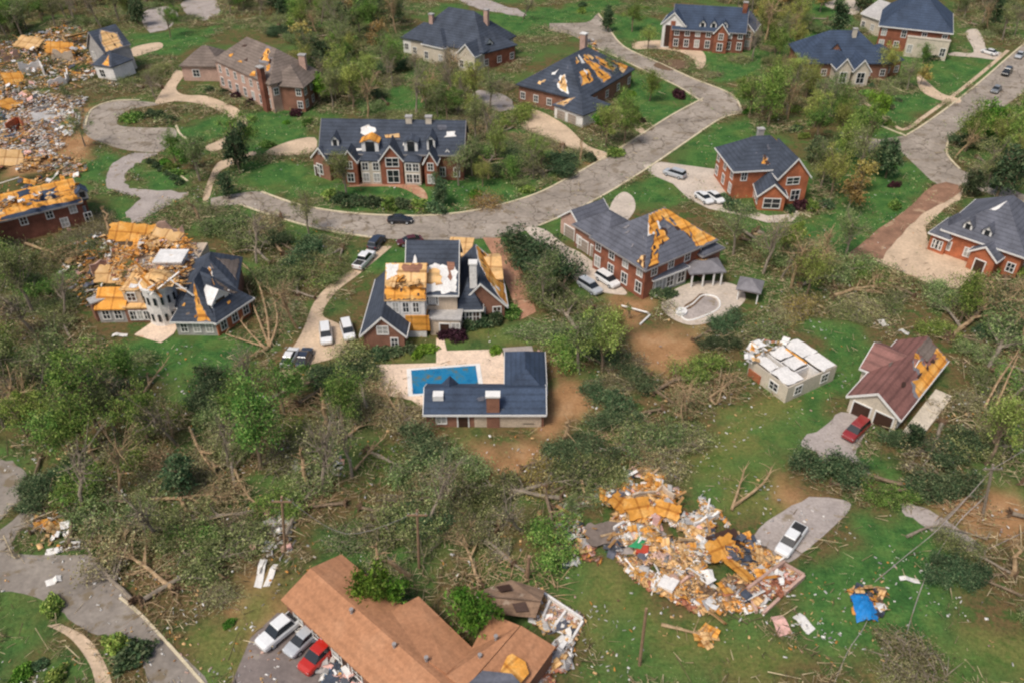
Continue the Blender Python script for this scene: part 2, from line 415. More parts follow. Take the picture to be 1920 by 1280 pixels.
dry = mixc(N, L, mot2, dry, lush); lush = mixc(N, L, mot, lush, mixc(N, L, .55, dry, lush))
dry = mixc(N, L, mixc(N, L, 1.0, mot, mot2, 'MULTIPLY'), dry, soil)
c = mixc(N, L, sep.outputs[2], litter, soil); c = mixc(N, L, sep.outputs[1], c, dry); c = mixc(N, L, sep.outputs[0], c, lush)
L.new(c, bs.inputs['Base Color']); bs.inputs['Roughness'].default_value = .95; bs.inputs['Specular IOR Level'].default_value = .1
bp = N.new('ShaderNodeBump'); bp.inputs['Strength'].default_value = .5; bp.inputs['Distance'].default_value = .25
L.new(fv, bp.inputs['Height']); L.new(bp.outputs[0], bs.inputs['Normal'])
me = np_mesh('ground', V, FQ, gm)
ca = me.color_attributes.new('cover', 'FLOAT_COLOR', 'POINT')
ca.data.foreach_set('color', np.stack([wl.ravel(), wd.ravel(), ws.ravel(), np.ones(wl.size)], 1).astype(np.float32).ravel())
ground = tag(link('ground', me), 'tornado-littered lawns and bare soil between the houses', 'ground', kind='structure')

# ------------------------------------------------------------------ roads, drives, kerbs
RJ = random.Random(3)
HARD = []                      # pixel outlines of paving, used to keep plants off
def sheet(name, px, m, z, label=None):
    if m in ('gravel', 'mud', 'roadasphalt'): px = [(x + RJ.gauss(0, 2.4), y + RJ.gauss(0, 1.5)) for x, y in px]
    o = MB().poly([G(x, y, z) for x, y in px]).build(name, M[m])
    HARD.append(list(px)); return tag(o, label, None, kind='structure')
def sm(p, n=5, closed=False): return [(q[0], q[1]) for q in smooth([(a, b, 0) for a, b in p], n, closed)]
def band(up, lo): return sm(up) + sm(lo)[::-1]
up1 = [(395,372),(440,364),(490,360),(560,384),(640,398),(720,404),(810,404),(900,393),(1000,366),(1080,326),(1150,286),(1205,251),(1260,216),(1318,185)]
lo1 = [(395,395),(450,384),(520,408),(610,432),(700,446),(830,450),(940,444),(1010,424),(1080,394),(1150,356),(1220,312),(1290,264),(1350,224),(1392,212)]
sheet('street', band(up1, lo1), 'asphalt', .024, 'worn grey street curving past the damaged houses')
upr = [(1030,44),(1100,42),(1122,26),(1140,52),(1170,88),(1235,118),(1300,148),(1372,178),(1392,212)]
lor = [(1030,58),(1070,66),(1110,86),(1165,112),(1215,136),(1270,162),(1308,186),(1318,190)]
sheet('street', band(upr, lor), 'asphalt', .028, 'narrow grey side street climbing past the green lawn corner')
upp = [(1935,70),(1890,108),(1840,152),(1790,192),(1735,232),(1700,254)]
lop = [(1935,160),(1890,195),(1850,222),(1805,240),(1778,262),(1776,290),(1800,318),(1860,338),(1935,372)]
sheet('street', sm(upp) + [(1650,262),(1575,248),(1590,272),(1640,288),(1690,285),(1712,306),(1745,338),(1758,346),(1808,348),(1850,362),(1935,398)] + sm(lop)[::-1], 'asphalt', .024, 'pale grey street with a sidewalk running along its upper edge')
sheet('cul_de_sac', sm([(155,236),(168,206),(210,190),(262,190),(300,196),(245,205),(222,222),(225,236),(280,240),(322,240),(332,252),(322,268),(298,285),(240,282),(190,268),(165,256)], 4, True), 'asphalt', .024, 'ring of grey asphalt around the green island')
sheet('driveway', sm([(330,132),(318,150),(300,175),(292,196),(330,190),(378,196),(418,212),(438,232),(434,250),(405,266),(385,276),(400,284),(440,268),(464,240),(456,212),(425,194),(385,180),(345,178),(330,165),(345,140)], 4, True), 'concrete', .032, 'tan looping driveway in front of the brown mansion')
sheet('driveway', band([(262,285),(235,292),(205,320),(200,345),(225,362),(262,372),(235,400),(245,418)], [(300,288),(270,300),(238,325),(236,345),(262,356),(350,360),(330,378),(262,415)]), 'gravel', .03, 'pinkish grey drive bending below the cul-de-sac')
sheet('driveway', sm([(408,306),(440,296),(474,284),(478,291),(440,308),(412,322),(400,345),(392,372),(380,374),(390,340)], 4, True), 'concrete', .03, 'grey walk between the loop drive and the street')
sheet('driveway', sm([(985,210),(1010,208),(1060,235),(1100,272),(1140,288),(1125,300),(1075,280),(1035,262),(980,240)], 4, True), 'concrete', .032, 'tan driveway of the dark house with torn shingles')
sheet('driveway', sm([(650,350),(690,338),(745,335),(790,352),(802,372),(790,372),(750,352),(690,350)], 4, True), 'brickpave', .032, 'reddish crescent drive before the long slate house')
sheet('driveway', sm([(1175,215),(1210,245),(1200,250),(1165,222),(1155,205)], 4, True), 'concrete', .032, 'short tan drive to the street beside the green lawn')
sheet('driveway', [(1205,310),(1240,304),(1345,318),(1352,330),(1365,372),(1400,392),(1440,405),(1478,402),(1490,392),(1500,400),(1485,416),(1440,418),(1390,404),(1330,392),(1290,372),(1262,345),(1222,328)], 'paleconcrete', .032, 'pale concrete apron beside the orange brick house')
sheet('driveway', sm([(985,430),(1020,430),(1060,460),(1090,475),(1135,510),(1175,548),(1155,552),(1100,540),(1060,510),(1030,475)], 4, True), 'paleconcrete', .034, 'wide pale driveway left of the grey roofed house')
sheet('driveway', sm([(1140,405),(1150,375),(1170,360),(1188,372),(1190,395),(1170,418),(1145,425)], 4, True), 'paleconcrete', .03, 'rounded pale terrace behind the grey roofed house')
sheet('driveway', band([(905,446),(935,500),(960,560),(975,600)], [(938,446),(968,490),(992,540),(1005,585)]), 'brickpave', .03, 'narrow brown drive right of the stripped white house')
sheet('driveway', band([(690,462),(665,500),(625,528),(590,565),(565,625),(540,665),(512,715)], [(735,462),(712,482),(672,515),(630,548),(605,590),(640,612),(652,660),(560,690),(530,720)]), 'concrete', .03, 'long tan driveway left of the stripped white house')
sheet('driveway', [(1758,346),(1808,350),(1800,375),(1770,392),(1735,425),(1740,452),(1790,478),(1832,502),(1815,545),(1750,535),(1640,488),(1600,480),(1640,440),(1690,400),(1740,368)], 'concrete', .032, 'broad tan driveway of the grey blue house')
sheet('driveway', sm([(1752,346),(1806,350),(1785,372),(1745,392),(1715,415),(1690,440),(1665,470),(1640,490),(1588,486),(1630,444),(1690,400)], 3, True), 'mud', .037, 'strip of reddish earth along the broad tan driveway')
sheet('driveway', sm([(1190,80),(1240,76),(1290,82),(1320,100),(1322,122),(1308,130),(1300,112),(1275,98),(1230,92),(1190,92)], 4, True), 'concrete', .034, 'curved tan drive of the house with white gables')
sheet('driveway', sm([(1810,62),(1832,55),(1845,75),(1850,92),(1880,100),(1868,112),(1830,108),(1780,104),(1790,98),(1826,98)], 4, True), 'paleconcrete', .032, 'pale forked drive beside the big blue roof')
sheet('driveway', sm([(860,-2),(905,-4),(940,8),(985,26),(970,30),(925,22),(880,10)], 4, True), 'gravel', .032, 'grey lane behind the hipped slate house')
sheet('driveway', sm([(1720,140),(1735,150),(1765,175),(1800,186),(1795,194),(1755,186),(1725,168)], 4, True), 'concrete', .032, 'narrow tan drive by the upper right street')
sheet('road', sm([(-40,1010),(-5,998),(25,975),(72,938),(58,975),(26,1012),(28,1036),(90,1040),(165,1040),(205,1072),(240,1118),(275,1158),(318,1205),(395,1292),(290,1296),(262,1235),(222,1198),(185,1188),(140,1168),(108,1138),(50,1112),(-40,1100)], 3, True), 'roadasphalt', .024, 'broad littered asphalt road sweeping through the lower left corner')
sheet('road', sm([(-40,862),(10,862),(44,880),(46,915),(30,945),(-40,985)], 4, True), 'roadasphalt', .028, 'stub of grey asphalt at the left edge of the wood')
sheet('path', band([(88,1172),(132,1196),(168,1245),(182,1295)], [(112,1168),(165,1196),(198,1245),(214,1295)]), 'concrete', .034, 'sandy shoulder along the lower left road')
for p_, m_, l_ in (([(268,22),(300,14),(332,20),(322,48),(290,62),(270,52)], 'gravel', 'pale grey pad among the woods at the top left'), ([(345,0),(400,-12),(412,20),(385,38),(352,28)], 'gravel', 'pale dirt clearing at the top left edge'), ([(246,92),(268,84),(300,80),(304,90),(276,100),(250,106)], 'concrete', 'tan pad beside the leaning remnant'),
    ([(882,182),(905,170),(950,182),(965,205),(935,208),(900,196)], 'gravel', 'grey clearing between the hipped house and the torn roof'), ([(498,286),(540,266),(590,258),(588,284),(540,292)], 'concrete', 'tan apron at the left end of the long slate house'), ([(1545,8),(1590,-4),(1612,10),(1606,28),(1575,22)], 'paleconcrete', 'pale pad at the top edge left of the blue roof')):
    sheet('paved_pad', sm(p_, 3, True), m_, .03, l_)
sheet('parking_lot', [(470,1195),(520,1148),(560,1150),(640,1205),(735,1290),(430,1290)], 'darkasphalt', .026, 'dark parking lot in front of the terracotta roof')
sheet('driveway', sm([(1500,828),(1545,800),(1575,775),(1640,785),(1622,815),(1606,850),(1634,895),(1575,888),(1535,852)], 4, True), 'gravel', .03, 'grey drive in front of the brown roofed house')
sheet('driveway', sm([(1408,1012),(1450,968),(1520,934),(1578,936),(1592,956),(1540,1005),(1495,1045),(1450,1060),(1420,1040)], 4, True), 'gravel', .03, 'grey drive under the white and black pickup')
sheet('path', sm([(1690,945),(1730,950),(1790,985),(1850,1030),(1830,1040),(1760,1000),(1700,965)], 4, True), 'gravel', .03, 'grey path below the bare orange soil')

KN = [0]
def kerb(px, w=.42, h=.13, m='kerb'):
    pts = [G(x, y) for x, y in sm(px)]
    mb = MB()
    for i, p in enumerate(pts):
        d = (pts[min(i + 1, len(pts) - 1)] - pts[max(0, i - 1)]).normalized(); n = Vector((-d.y, d.x, 0)) * w / 2
        k = len(mb.v); mb.v += [tuple(p - n), tuple(p + n), tuple(p + n + Vector((0, 0, h))), tuple(p - n + Vector((0, 0, h)))]
        if i:
            for a, b in ((1, 2), (2, 3), (3, 0)): mb.f.append((k - 4 + a, k - 4 + b, k + b, k + a))
    return tag(mb.build('kerb', M[m]), None, None, kind='structure')
kerb(up1[2:]); kerb(lo1[7:]); kerb(upr[2:]); kerb(lor[2:]); kerb(upp); kerb([(1700,256),(1640,232)], .5); kerb([(225,1120),(262,1150),(300,1190),(345,1240),(390,1292)], .3)
kerb([(1890,95),(1840,138),(1790,178),(1735,218),(1700,242),(1680,238),(1640,208),(1600,175)], 1.0, .06, 'concrete')
kerb([(1520,408),(1500,398)], .3); kerb([(1778,262),(1776,290),(1800,318)]); kerb([(300,300),(326,320),(352,340)], .4, .05)
kerb(lo1[1:5]); kerb([(330,236),(338,252),(352,262)], .5); kerb([(160,236),(172,206),(212,190),(262,188)], .4)
# ------------------------------------------------------------------ house kit
class Wing:
    pass
def ragged(poly, rnd, amp=.03, step=.055):
    out = []
    n = len(poly)
    for i in range(n):
        (a, b), (c, d) = poly[i], poly[(i + 1) % n]
        k = max(1, int(math.hypot(c - a, d - b) / step))
        for j in range(k):
            t = j / k
            out.append((a + (c - a) * t + rnd.uniform(-amp, amp), b + (d - b) * t + rnd.uniform(-amp, amp)))
    return out
class House:
    """a building placed from two surveyed eave corners per wing; every wing is laid out in metres in its own frame"""
    def __init__(s, name, label, cat, A, B, z, group=None):
        a, _ = s.ends(A, B, z)
        s.root = thing(name, label, cat, (a.x, a.y, 0), s.ang(A, B, z), group)
        s.o = a; s.r = s.ang(A, B, z); s.rnd = random.Random(int(A[0] * 7 + A[1]))
    def ends(s, A, B, z):
        a = G(A[0], A[1], z)
        if B[0] == 'ang': b = a + Vector((math.cos(rad(B[1])), math.sin(rad(B[1])), 0)) * B[2]
        else: b = G(B[0], B[1], z)
        return a, b
    def ang(s, A, B, z):
        a, b = s.ends(A, B, z); return math.atan2(b.y - a.y, b.x - a.x)
    def loc(s, p):
        d = Vector(p) - Vector((s.o.x, s.o.y, 0)); c_, s_ = math.cos(-s.r), math.sin(-s.r)
        return Vector((d.x * c_ - d.y * s_, d.x * s_ + d.y * c_, d.z))
    def part(s, name, mb, m, parent=None, label=None):
        o = mb.build(name, M[m] if isinstance(m, str) else m, parent or s.root)
        if label: o['label'] = label
        return o
    def wing(s, A, B, h, d, roof='slate', wall='brick', kind='hip', axis='x', rise=3, over=.45, z0=0, trim=None, ext=(0, 0), y0=0, label=None, wlabel=None):
        w = Wing(); a, b = s.ends(A, B, h); L_ = (b - a).length; th = math.atan2(b.y - a.y, b.x - a.x)
        w.L, w.d, w.h, w.H = L_, d, h, s
        w.x0, w.x1, w.y0, w.y1 = -ext[0], L_ + ext[1], y0, y0 + d
        c_, s_ = math.cos(th), math.sin(th)
        w.xf = lambda p: s.loc((a.x + p[0] * c_ - p[1] * s_, a.y + p[0] * s_ + p[1] * c_, p[2]))
        x0, x1, yy0, yy1 = w.x0, w.x1, w.y0, w.y1
        xm, ym = (x0 + x1) / 2, (yy0 + yy1) / 2
        q = MB(); P = lambda *p: w.xf(p)
        w.planes = {}
        if kind == 'gable':
            if axis == 'x':
                hw = (yy1 - yy0) / 2; sl = rise / hw; zE = h - over * sl; zR = h + rise; e = .3
                q.ext([P(x0, yy0, z0), P(x0, yy1, z0), P(x0, yy1, h - .12), P(x0, ym, zR - .14), P(x0, yy0, h - .12)], P(x1, 0, 0) - P(x0, 0, 0))
                prof = [(yy0 - over, zE), (ym, zR), (yy1 + over, zE), (yy1 + over, zE - .2), (ym, zR - .22), (yy0 - over, zE - .2)]
                r = MB().ext([P(x0 - e, y, z) for y, z in prof], P(x1 + e, 0, 0) - P(x0 - e, 0, 0))
                w.planes = {'S': (P(x0 - e, yy0 - over, zE), P(x1 + e, yy0 - over, zE), P(x1 + e, ym, zR), P(x0 - e, ym, zR)),
                            'N': (P(x1 + e, yy1 + over, zE), P(x0 - e, yy1 + over, zE), P(x0 - e, ym, zR), P(x1 + e, ym, zR))}
                if trim:
                    t = MB()
                    for xx, dx in ((x0 - e, -.09), (x1 + e, .09)):
                        for pr in (((yy0 - over, zE), (ym, zR)), ((ym, zR), (yy1 + over, zE))):
                            (ya, za), (yb, zb) = pr
                            t.ext([P(xx, ya, za + .04), P(xx, yb, zb + .04), P(xx, yb, zb - .34), P(xx, ya, za - .34)], P(dx, 0, 0) - P(0, 0, 0))
                    t.box(x0 - e, x1 + e, yy0 - over - .1, yy0 - over - .003, zE - .26, zE + .03, w.xf)
            else:
                hw = (x1 - x0) / 2; sl = rise / hw; zE = h - over * sl; zR = h + rise; e = .3
                q.ext([P(x0, yy0, z0), P(x0, yy0, h - .12), P(xm, yy0, zR - .14), P(x1, yy0, h - .12), P(x1, yy0, z0)], P(0, yy1, 0) - P(0, yy0, 0))
                prof = [(x0 - over, zE), (xm, zR), (x1 + over, zE), (x1 + over, zE - .2), (xm, zR - .22), (x0 - over, zE - .2)]
                r = MB().ext([P(x, yy0 - e, z) for x, z in prof], P(0, yy1 + e, 0) - P(0, yy0 - e, 0))
                w.planes = {'E': (P(x1 + over, yy0 - e, zE), P(x1 + over, yy1 + e, zE), P(xm, yy1 + e, zR), P(xm, yy0 - e, zR)),
                            'W': (P(x0 - over, yy1 + e, zE), P(x0 - over, yy0 - e, zE), P(xm, yy0 - e, zR), P(xm, yy1 + e, zR))}
                if trim:
                    t = MB()
                    for pr in (((x0 - over, zE), (xm, zR)), ((xm, zR), (x1 + over, zE))):
                        (xa, za), (xb, zb) = pr
                        t.ext([P(xa, yy0 - e, za + .04), P(xb, yy0 - e, zb + .04), P(xb, yy0 - e, zb - .34), P(xa, yy0 - e, za - .34)], P(0, -.09, 0) - P(0, 0, 0))
                    t.box(x1 + over + .003, x1 + over + .1, yy0 - e, yy1 + e, zE - .26, zE + .03, w.xf)
                    t.box(x0 - over - .1, x0 - over - .003, yy0 - e, yy1 + e, zE - .26, zE + .03, w.xf)
        elif kind == 'hip':
            q.box(x0, x1, yy0, yy1, z0, h - .05, w.xf)
            X0, X1, Y0, Y1 = x0 - over, x1 + over, yy0 - over, yy1 + over
            zE, zR = h, h + rise
            if X1 - X0 >= Y1 - Y0: hw = (Y1 - Y0) / 2; ra, rb = (X0 + hw * .95, ym), (X1 - hw * .95, ym)
            else: hw = (X1 - X0) / 2; ra, rb = (xm, Y0 + hw * .95), (xm, Y1 - hw * .95)
            e0, e1, e2, e3 = [P(x, y, zE) for x, y in ((X0, Y0), (X1, Y0), (X1, Y1), (X0, Y1))]
            A_, B_ = P(ra[0], ra[1], zR), P(rb[0], rb[1], zR)
            if X1 - X0 >= Y1 - Y0: pl = {'S': (e0, e1, B_, A_), 'E': (e1, e2, B_, B_), 'N': (e2, e3, A_, B_), 'W': (e3, e0, A_, A_)}
            else: pl = {'S': (e0, e1, A_, A_), 'E': (e1, e2, B_, A_), 'N': (e2, e3, B_, B_), 'W': (e3, e0, A_, B_)}
            w.planes = pl
            r = MB(); dn = Vector((0, 0, -.24))
            for p in pl.values():
                pts = [p[0], p[1], p[2]] + ([p[3]] if (p[3] - p[2]).length > 1e-4 else [])
                r.poly(pts)
            for u, v in ((e0, e1), (e1, e2), (e2, e3), (e3, e0)): r.poly([u + dn, v + dn, v, u])
            r.poly([e3 + dn, e2 + dn, e1 + dn, e0 + dn])
            if trim:
                t = MB(); k = .08
                t.box(X0 - k, X1 + k, Y0 - k, Y0 - .003, zE - .27, zE + .02, w.xf); t.box(X1 + .003, X1 + k, Y0, Y1, zE - .27, zE + .02, w.xf)
                t.box(X0 - k, X0 - .003, Y0, Y1, zE - .27, zE + .02, w.xf)
        elif kind == 'flat':
            q.box(x0, x1, yy0, yy1, z0, h - .06, w.xf)
            r = MB().box(x0 - over, x1 + over, yy0 - over, yy1 + over, h - .04, h + .2, w.xf)
            w.planes = {'T': tuple(P(x, y, h + .2) for x, y in ((x0, yy0), (x1, yy0), (x1, yy1), (x0, yy1)))}
        else:
            r = None; q.box(x0, x1, yy0, yy1, z0, h, w.xf)
            w.planes = {'T': tuple(P(x, y, h) for x, y in ((x0, yy0), (x1, yy0), (x1, yy1), (x0, yy1)))}
        w.wall = s.part('wall', q, wall, label=wlabel)
        w.roof = s.part('roof', r, roof, label=label) if r else None
        if trim and kind in ('gable', 'hip'): s.part('roof_trim', t, trim, w.roof)
        return w
    def patch(s, w, plane, poly, m='osb', name='bare_sheathing', amp=.034, lift=.05, label=None):
        if m in ('osb', 'osb2') and name == 'bare_sheathing' and lift == .05: s.torn(w, plane, poly)
        a, b, c, d = w.planes[plane]
        n = (b - a).cross(d - a).normalized()
        if n.z < 0: n = -n
        pts = []
        for u, v in ragged(poly, s.rnd, amp):
            u = min(max(u, .005), .995); v = min(max(v, .005), .995)
            lo_ = a.lerp(b, u); hi = d.lerp(c, u); pts.append(lo_.lerp(hi, v) + n * .004)
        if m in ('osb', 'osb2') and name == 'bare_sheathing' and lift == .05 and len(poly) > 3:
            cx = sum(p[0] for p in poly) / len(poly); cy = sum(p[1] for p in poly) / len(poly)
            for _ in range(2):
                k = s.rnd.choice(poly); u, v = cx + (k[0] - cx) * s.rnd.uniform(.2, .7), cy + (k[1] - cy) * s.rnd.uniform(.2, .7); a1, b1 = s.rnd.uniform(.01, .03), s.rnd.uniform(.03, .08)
                s.patch(w, plane, [(u - a1, v - b1), (u + a1, v - b1 * .7), (u + a1, v + b1), (u - a1, v + b1)], 'dooropen', 'painted_roof_hole', .012, lift + .02)  # raised dark slab; the hole's inner shade is painted, nothing is cut
        return s.part(name, MB().ext(pts, n * lift), m, w.roof, label)
    def torn(s, w, plane, poly):
        cx = sum(p[0] for p in poly) / len(poly); cy = sum(p[1] for p in poly) / len(poly)
        return s.patch(w, plane, [(cx + (u - cx) * 1.13 + .008 * (u > cx) - .008 * (u < cx), cy + (v - cy) * 1.13) for u, v in poly], s.rnd.choice(['dooropen', 'pergola', 'pergola', 'under']), 'torn_underlay', .03, .025)
    def face(s, w, side):
        """(point on the wall at distance a and height z, outward offset o) for a wall side"""
        if side == 'S': return lambda a, z, o: w.xf((w.x0 + a, w.y0 - o, z))
        if side == 'E': return lambda a, z, o: w.xf((w.x1 + o, w.y0 + a, z))
        if side == 'N': return lambda a, z, o: w.xf((w.x1 - a, w.y1 + o, z))
        return lambda a, z, o: w.xf((w.x0 - o, w.y1 - a, z))
    def slab(s, f, a0, a1, z0, z1, o0, o1):
        q = MB(); k = 0
        q.v = [tuple(f(a, z, o)) for o in (o0, o1) for a, z in ((a0, z0), (a1, z0), (a1, z1), (a0, z1))]
        q.f = [(3, 2, 1, 0), (4, 5, 6, 7), (0, 1, 5, 4), (1, 2, 6, 5), (2, 3, 7, 6), (3, 0, 4, 7)]
        return q
    def join(s, *qs):
        r = MB()
        for q in qs:
            k = len(r.v); r.v += q.v; r.f += [tuple(i + k for i in f) for f in q.f]
        return r
    def win(s, w, side, a, z, ww=1.1, hh=1.5, frame='trim', bars=True):
        """a window: white frame proud of the wall, its pane a sub-part"""
        f = s.face(w, side); t = .16
        q = [s.slab(f, a - ww / 2 - t, a + ww / 2 + t, z - t, z, .004, .1), s.slab(f, a - ww / 2 - t, a + ww / 2 + t, z + hh, z + hh + t, .004, .1),
             s.slab(f, a - ww / 2 - t, a - ww / 2, z, z + hh, .004, .09), s.slab(f, a + ww / 2, a + ww / 2 + t, z, z + hh, .004, .09)]
        if bars: q += [s.slab(f, a - .05, a + .05, z, z + hh, .05, .08), s.slab(f, a - ww / 2, a - .05, z + hh / 2 - .04, z + hh / 2 + .04, .05, .075), s.slab(f, a + .05, a + ww / 2, z + hh / 2 - .04, z + hh / 2 + .04, .05, .075)]
        o = s.part('window', s.join(*q), frame)
        s.part('pane', s.slab(f, a - ww / 2, a + ww / 2, z, z + hh, .006, .04), s.rnd.choice(['glass'] * 6 + ['blind', 'dooropen', 'blind']), o)
    def wins(s, w, side, n, z, ww=1.1, hh=1.5, m=1.2, frame='trim'):
        ln = (w.x1 - w.x0) if side in 'SN' else (w.y1 - w.y0)
        for i in range(n): s.win(w, side, m + (ln - 2 * m) * (i / (n - 1) if n > 1 else .5), z, ww, hh, frame)
    def door(s, w, side, a, ww=1.1, hh=2.2, m='dooropen', name='door'):
        f = s.face(w, side); t = .18
        o = s.part(name, s.slab(f, a - ww / 2, a + ww / 2, .05, hh, .006, .06), m)
        s.part('door_frame', s.join(s.slab(f, a - ww / 2 - t, a - ww / 2, .05, hh, .006, .12), s.slab(f, a + ww / 2, a + ww / 2 + t, .05, hh, .006, .12), s.slab(f, a - ww / 2 - t, a + ww / 2 + t, hh, hh + t, .006, .13)), 'trim', o)
    def chimney(s, w, x, y, z0, z1, sx=1.2, sy=.9, m='brick', cap='greywall'):
        o = s.part('chimney', MB().box(x - sx / 2, x + sx / 2, y - sy / 2, y + sy / 2, z0, z1, w.xf), m)
        s.part('chimney_cap', MB().box(x - sx / 2 - .12, x + sx / 2 + .12, y - sy / 2 - .12, y + sy / 2 + .12, z1 + .003, z1 + .25, w.xf), cap, o)
        return o
    def dormer(s, w, x, y, z, ww, hh, dd, wall='trim', roof='slate', rise=.9, win=True):
        """a gabled dormer whose cheeks run back into the roof"""
        P = lambda *p: w.xf(p); x0, x1 = x - ww / 2, x + ww / 2
        o = s.part('dormer', MB().ext([P(x0, y, z), P(x0, y, z + hh), P(x, y, z + hh + rise - .1), P(x1, y, z + hh), P(x1, y, z)], P(0, dd, 0) - P(0, 0, 0)), wall)
        e = .25; sl = rise / (ww / 2)
        pr = [(x0 - e, z + hh - e * sl), (x, z + hh + rise), (x1 + e, z + hh - e * sl), (x1 + e, z + hh - e * sl - .14), (x, z + hh + rise - .16), (x0 - e, z + hh - e * sl - .14)]
        s.part('dormer_roof', MB().ext([P(a, y - .25, b) for a, b in pr], P(0, dd + .25, 0) - P(0, 0, 0)), roof, o)
        if win:
            k = ww * .27
            s.part('pane', MB().box(x - k, x + k, y - .05, y - .006, z + .35, z + hh - .05, w.xf), 'glass', o)
        return o
    def roofpoly(s, pts, m, th=.18, walls=None, z0=0, inset=.35, name='roof', label=None):
        """a roof plane through surveyed corners (px, py, z), with a wall block under it"""
        W = [s.loc(G(*p)) for p in pts]
        n = (W[1] - W[0]).cross(W[2] - W[0]).normalized()
        if n.z < 0: n = -n
        o = s.part(name, MB().ext(W, -n * th), m, label=label)
        if walls:
            c = sum(W, Vector()) / len(W)
            q = MB(); k = len(W)
            T = [p + (Vector((c.x, c.y, 0)) - Vector((p.x, p.y, 0))).normalized() * inset - Vector((0, 0, th + .12)) for p in W]
            q.v = [(p.x, p.y, z0) for p in T] + [tuple(p) for p in T]
            q.f = [tuple(range(k))[::-1], tuple(range(k, 2 * k))] + [(i, (i + 1) % k, k + (i + 1) % k, k + i) for i in range(k)]
            s.part('wall', q, walls)
        return o

# ------------------------------------------------------------------ the houses
H = {}
# brown mansion on the loop drive
h = H['mansion'] = House('mansion', 'large taupe roofed mansion of pale pink brick above the looping tan driveway', 'house', (403,112), (507,158), 7)
w = h.wing((403,112), (507,158), 7, 13, 'taupe', 'pinkbrick', 'hip', rise=5.5)
h.wins(w, 'S', 7, 1.0, 1.1, 1.9, 1.8); h.wins(w, 'S', 7, 4.3, 1.0, 1.6, 1.8); h.wins(w, 'E', 3, 4.2)
h.patch(w, 'S', [(.72,.5),(.86,.55),(.84,.95),(.74,.9)]); h.patch(w, 'S', [(.9,.3),(.95,.35),(.93,.7),(.9,.6)])
WG = {}; WG['mansion'] = w
h.chimney(w, 22.6, -.6, 0, 10.5, 1.8, 1.1, 'darkbrick')
w = h.wing((339,123), (401,124), 4.0, 10, 'taupe', 'pinkbrick', 'hip', rise=3.6, ext=(0, 2)); h.win(w, 'S', 3.6, 1.2, 1.6, 1.7); h.win(w, 'E', 3, 1.2)
w = h.wing((505,158), (567,163), 6.2, 9.5, 'taupe', 'brownbrick', 'hip', rise=3.6, over=.6); h.wins(w, 'S', 2, 1.0); h.wins(w, 'S', 2, 4); h.wins(w, 'E', 3, 1); h.wins(w, 'E', 3, 4)
h.chimney(w, 6, 7, 6, 11.2, 1.6, 1.1, 'pinkbrick')

# long slate house
h = H['slate'] = House('row_house', 'long slate roofed brick house with a row of white dormers and a tan sheathed one', 'house', (600,283), (868,287), 6)
w = h.wing((600,283), (868,287), 6, 11, 'slate', 'darkbrick', 'gable', rise=4.6, trim='gutter')
h.wins(w, 'S', 10, .9, 1.0, 1.8, 1.4)
WG['slate'] = w
for a_, b_ in (((675,300),(712,301)), ((757,302),(787,303))):
    q_ = h.wing(a_, b_, 5.2, 2.4, 'slate', 'siding', 'hip', rise=.9, over=.2); h.wins(q_, 'S', 2, .6, 1.1, 1.7, .9); h.wins(q_, 'S', 2, 3.1, 1.1, 1.5, .9)
for a_, b_ in (((640,300),(668,301)), ((795,303),(818,304))):
    q_ = h.wing(a_, b_, 5.4, 3, 'slate', 'brick', 'gable', 'y', 2.2, trim='trim', over=.25); h.win(q_, 'S', q_.L / 2, .8, 1.2, 1.7); h.win(q_, 'S', q_.L / 2, 3.6, 1.0, 1.4)
h.dormer(w, 10.2, .0, 5.2, 3.4, 2.9, 4.6, 'trim', 'osb', .7); h.dormer(w, 18.4, .15, 5.2, 2.7, 3.0, 4.6, 'trim', 'slate', .5); h.dormer(w, 22.4, .4, 5.4, 1.6, 3.2, 4.5); h.dormer(w, 3, .9, 6.4, 1.5, 1.7, 3)
for x, yy in ((17.6, 5.2), (21.6, 5.2)): h.chimney(w, x, yy, 9, 11.3, 1.2, .9, 'siding')
g_ = h.wing((712,298), (754,298), 5.6, 6, 'slate', 'brick', 'gable', 'y', 2.9, trim='trim', over=.3); h.win(g_, 'S', 2.4, .5, 2.2, 2.6); h.win(g_, 'S', 2.4, 4.0, 2.4, 1.7)
g_ = h.wing((823,300), (857,301), 4.2, 6, 'slate', 'brick', 'gable', 'y', 2.5, trim='trim', over=.3); h.win(g_, 'S', 1.9, .8, 1.5, 2.4)
g_ = h.wing((586,292), (616,302), 4.4, 6, 'slate', 'brownbrick', 'gable', 'y', 2.4, trim='trim', over=.3); h.win(g_, 'S', 1.7, .9, 1.4, 2)
h.patch(w, 'S', [(.3,.55),(.36,.6),(.34,.85),(.31,.8)], 'under'); h.door(g_, 'S', .8)

# hipped slate house at the top
h = H['hipped'] = House('hipped_house', 'wide dark hipped slate house with pale walls among the spring trees', 'house', (770,72), (905,98), 5)
w = h.wing((770,72), (905,98), 5, 16, 'slate', 'siding', 'hip', rise=7.5, over=.6); h.wins(w, 'S', 6, 1.2)
w2 = h.wing((755,70), (806,80), 4.2, 9, 'slate', 'trim', 'hip', rise=3.6, ext=(0, 1)); h.wins(w2, 'S', 3, 1.1)
w3 = h.wing((905,100), (966,84), 4.6, 11, 'slate', 'brick', 'hip', rise=4, over=.5); h.wins(w3, 'S', 3, 1.1)
h.dormer(w3, 3.2, 1.2, 4.7, 2.6, 1.6, 4, 'trim', 'slate', 1.3); h.chimney(w, 4.5, 4, 6, 11, 1.2, 1, 'pinkbrick'); h.chimney(w, 19, 9, 8, 13, 1.2, 1, 'pinkbrick')
h.patch(w, 'W', [(.35,.3),(.5,.35),(.45,.55)], 'osb')
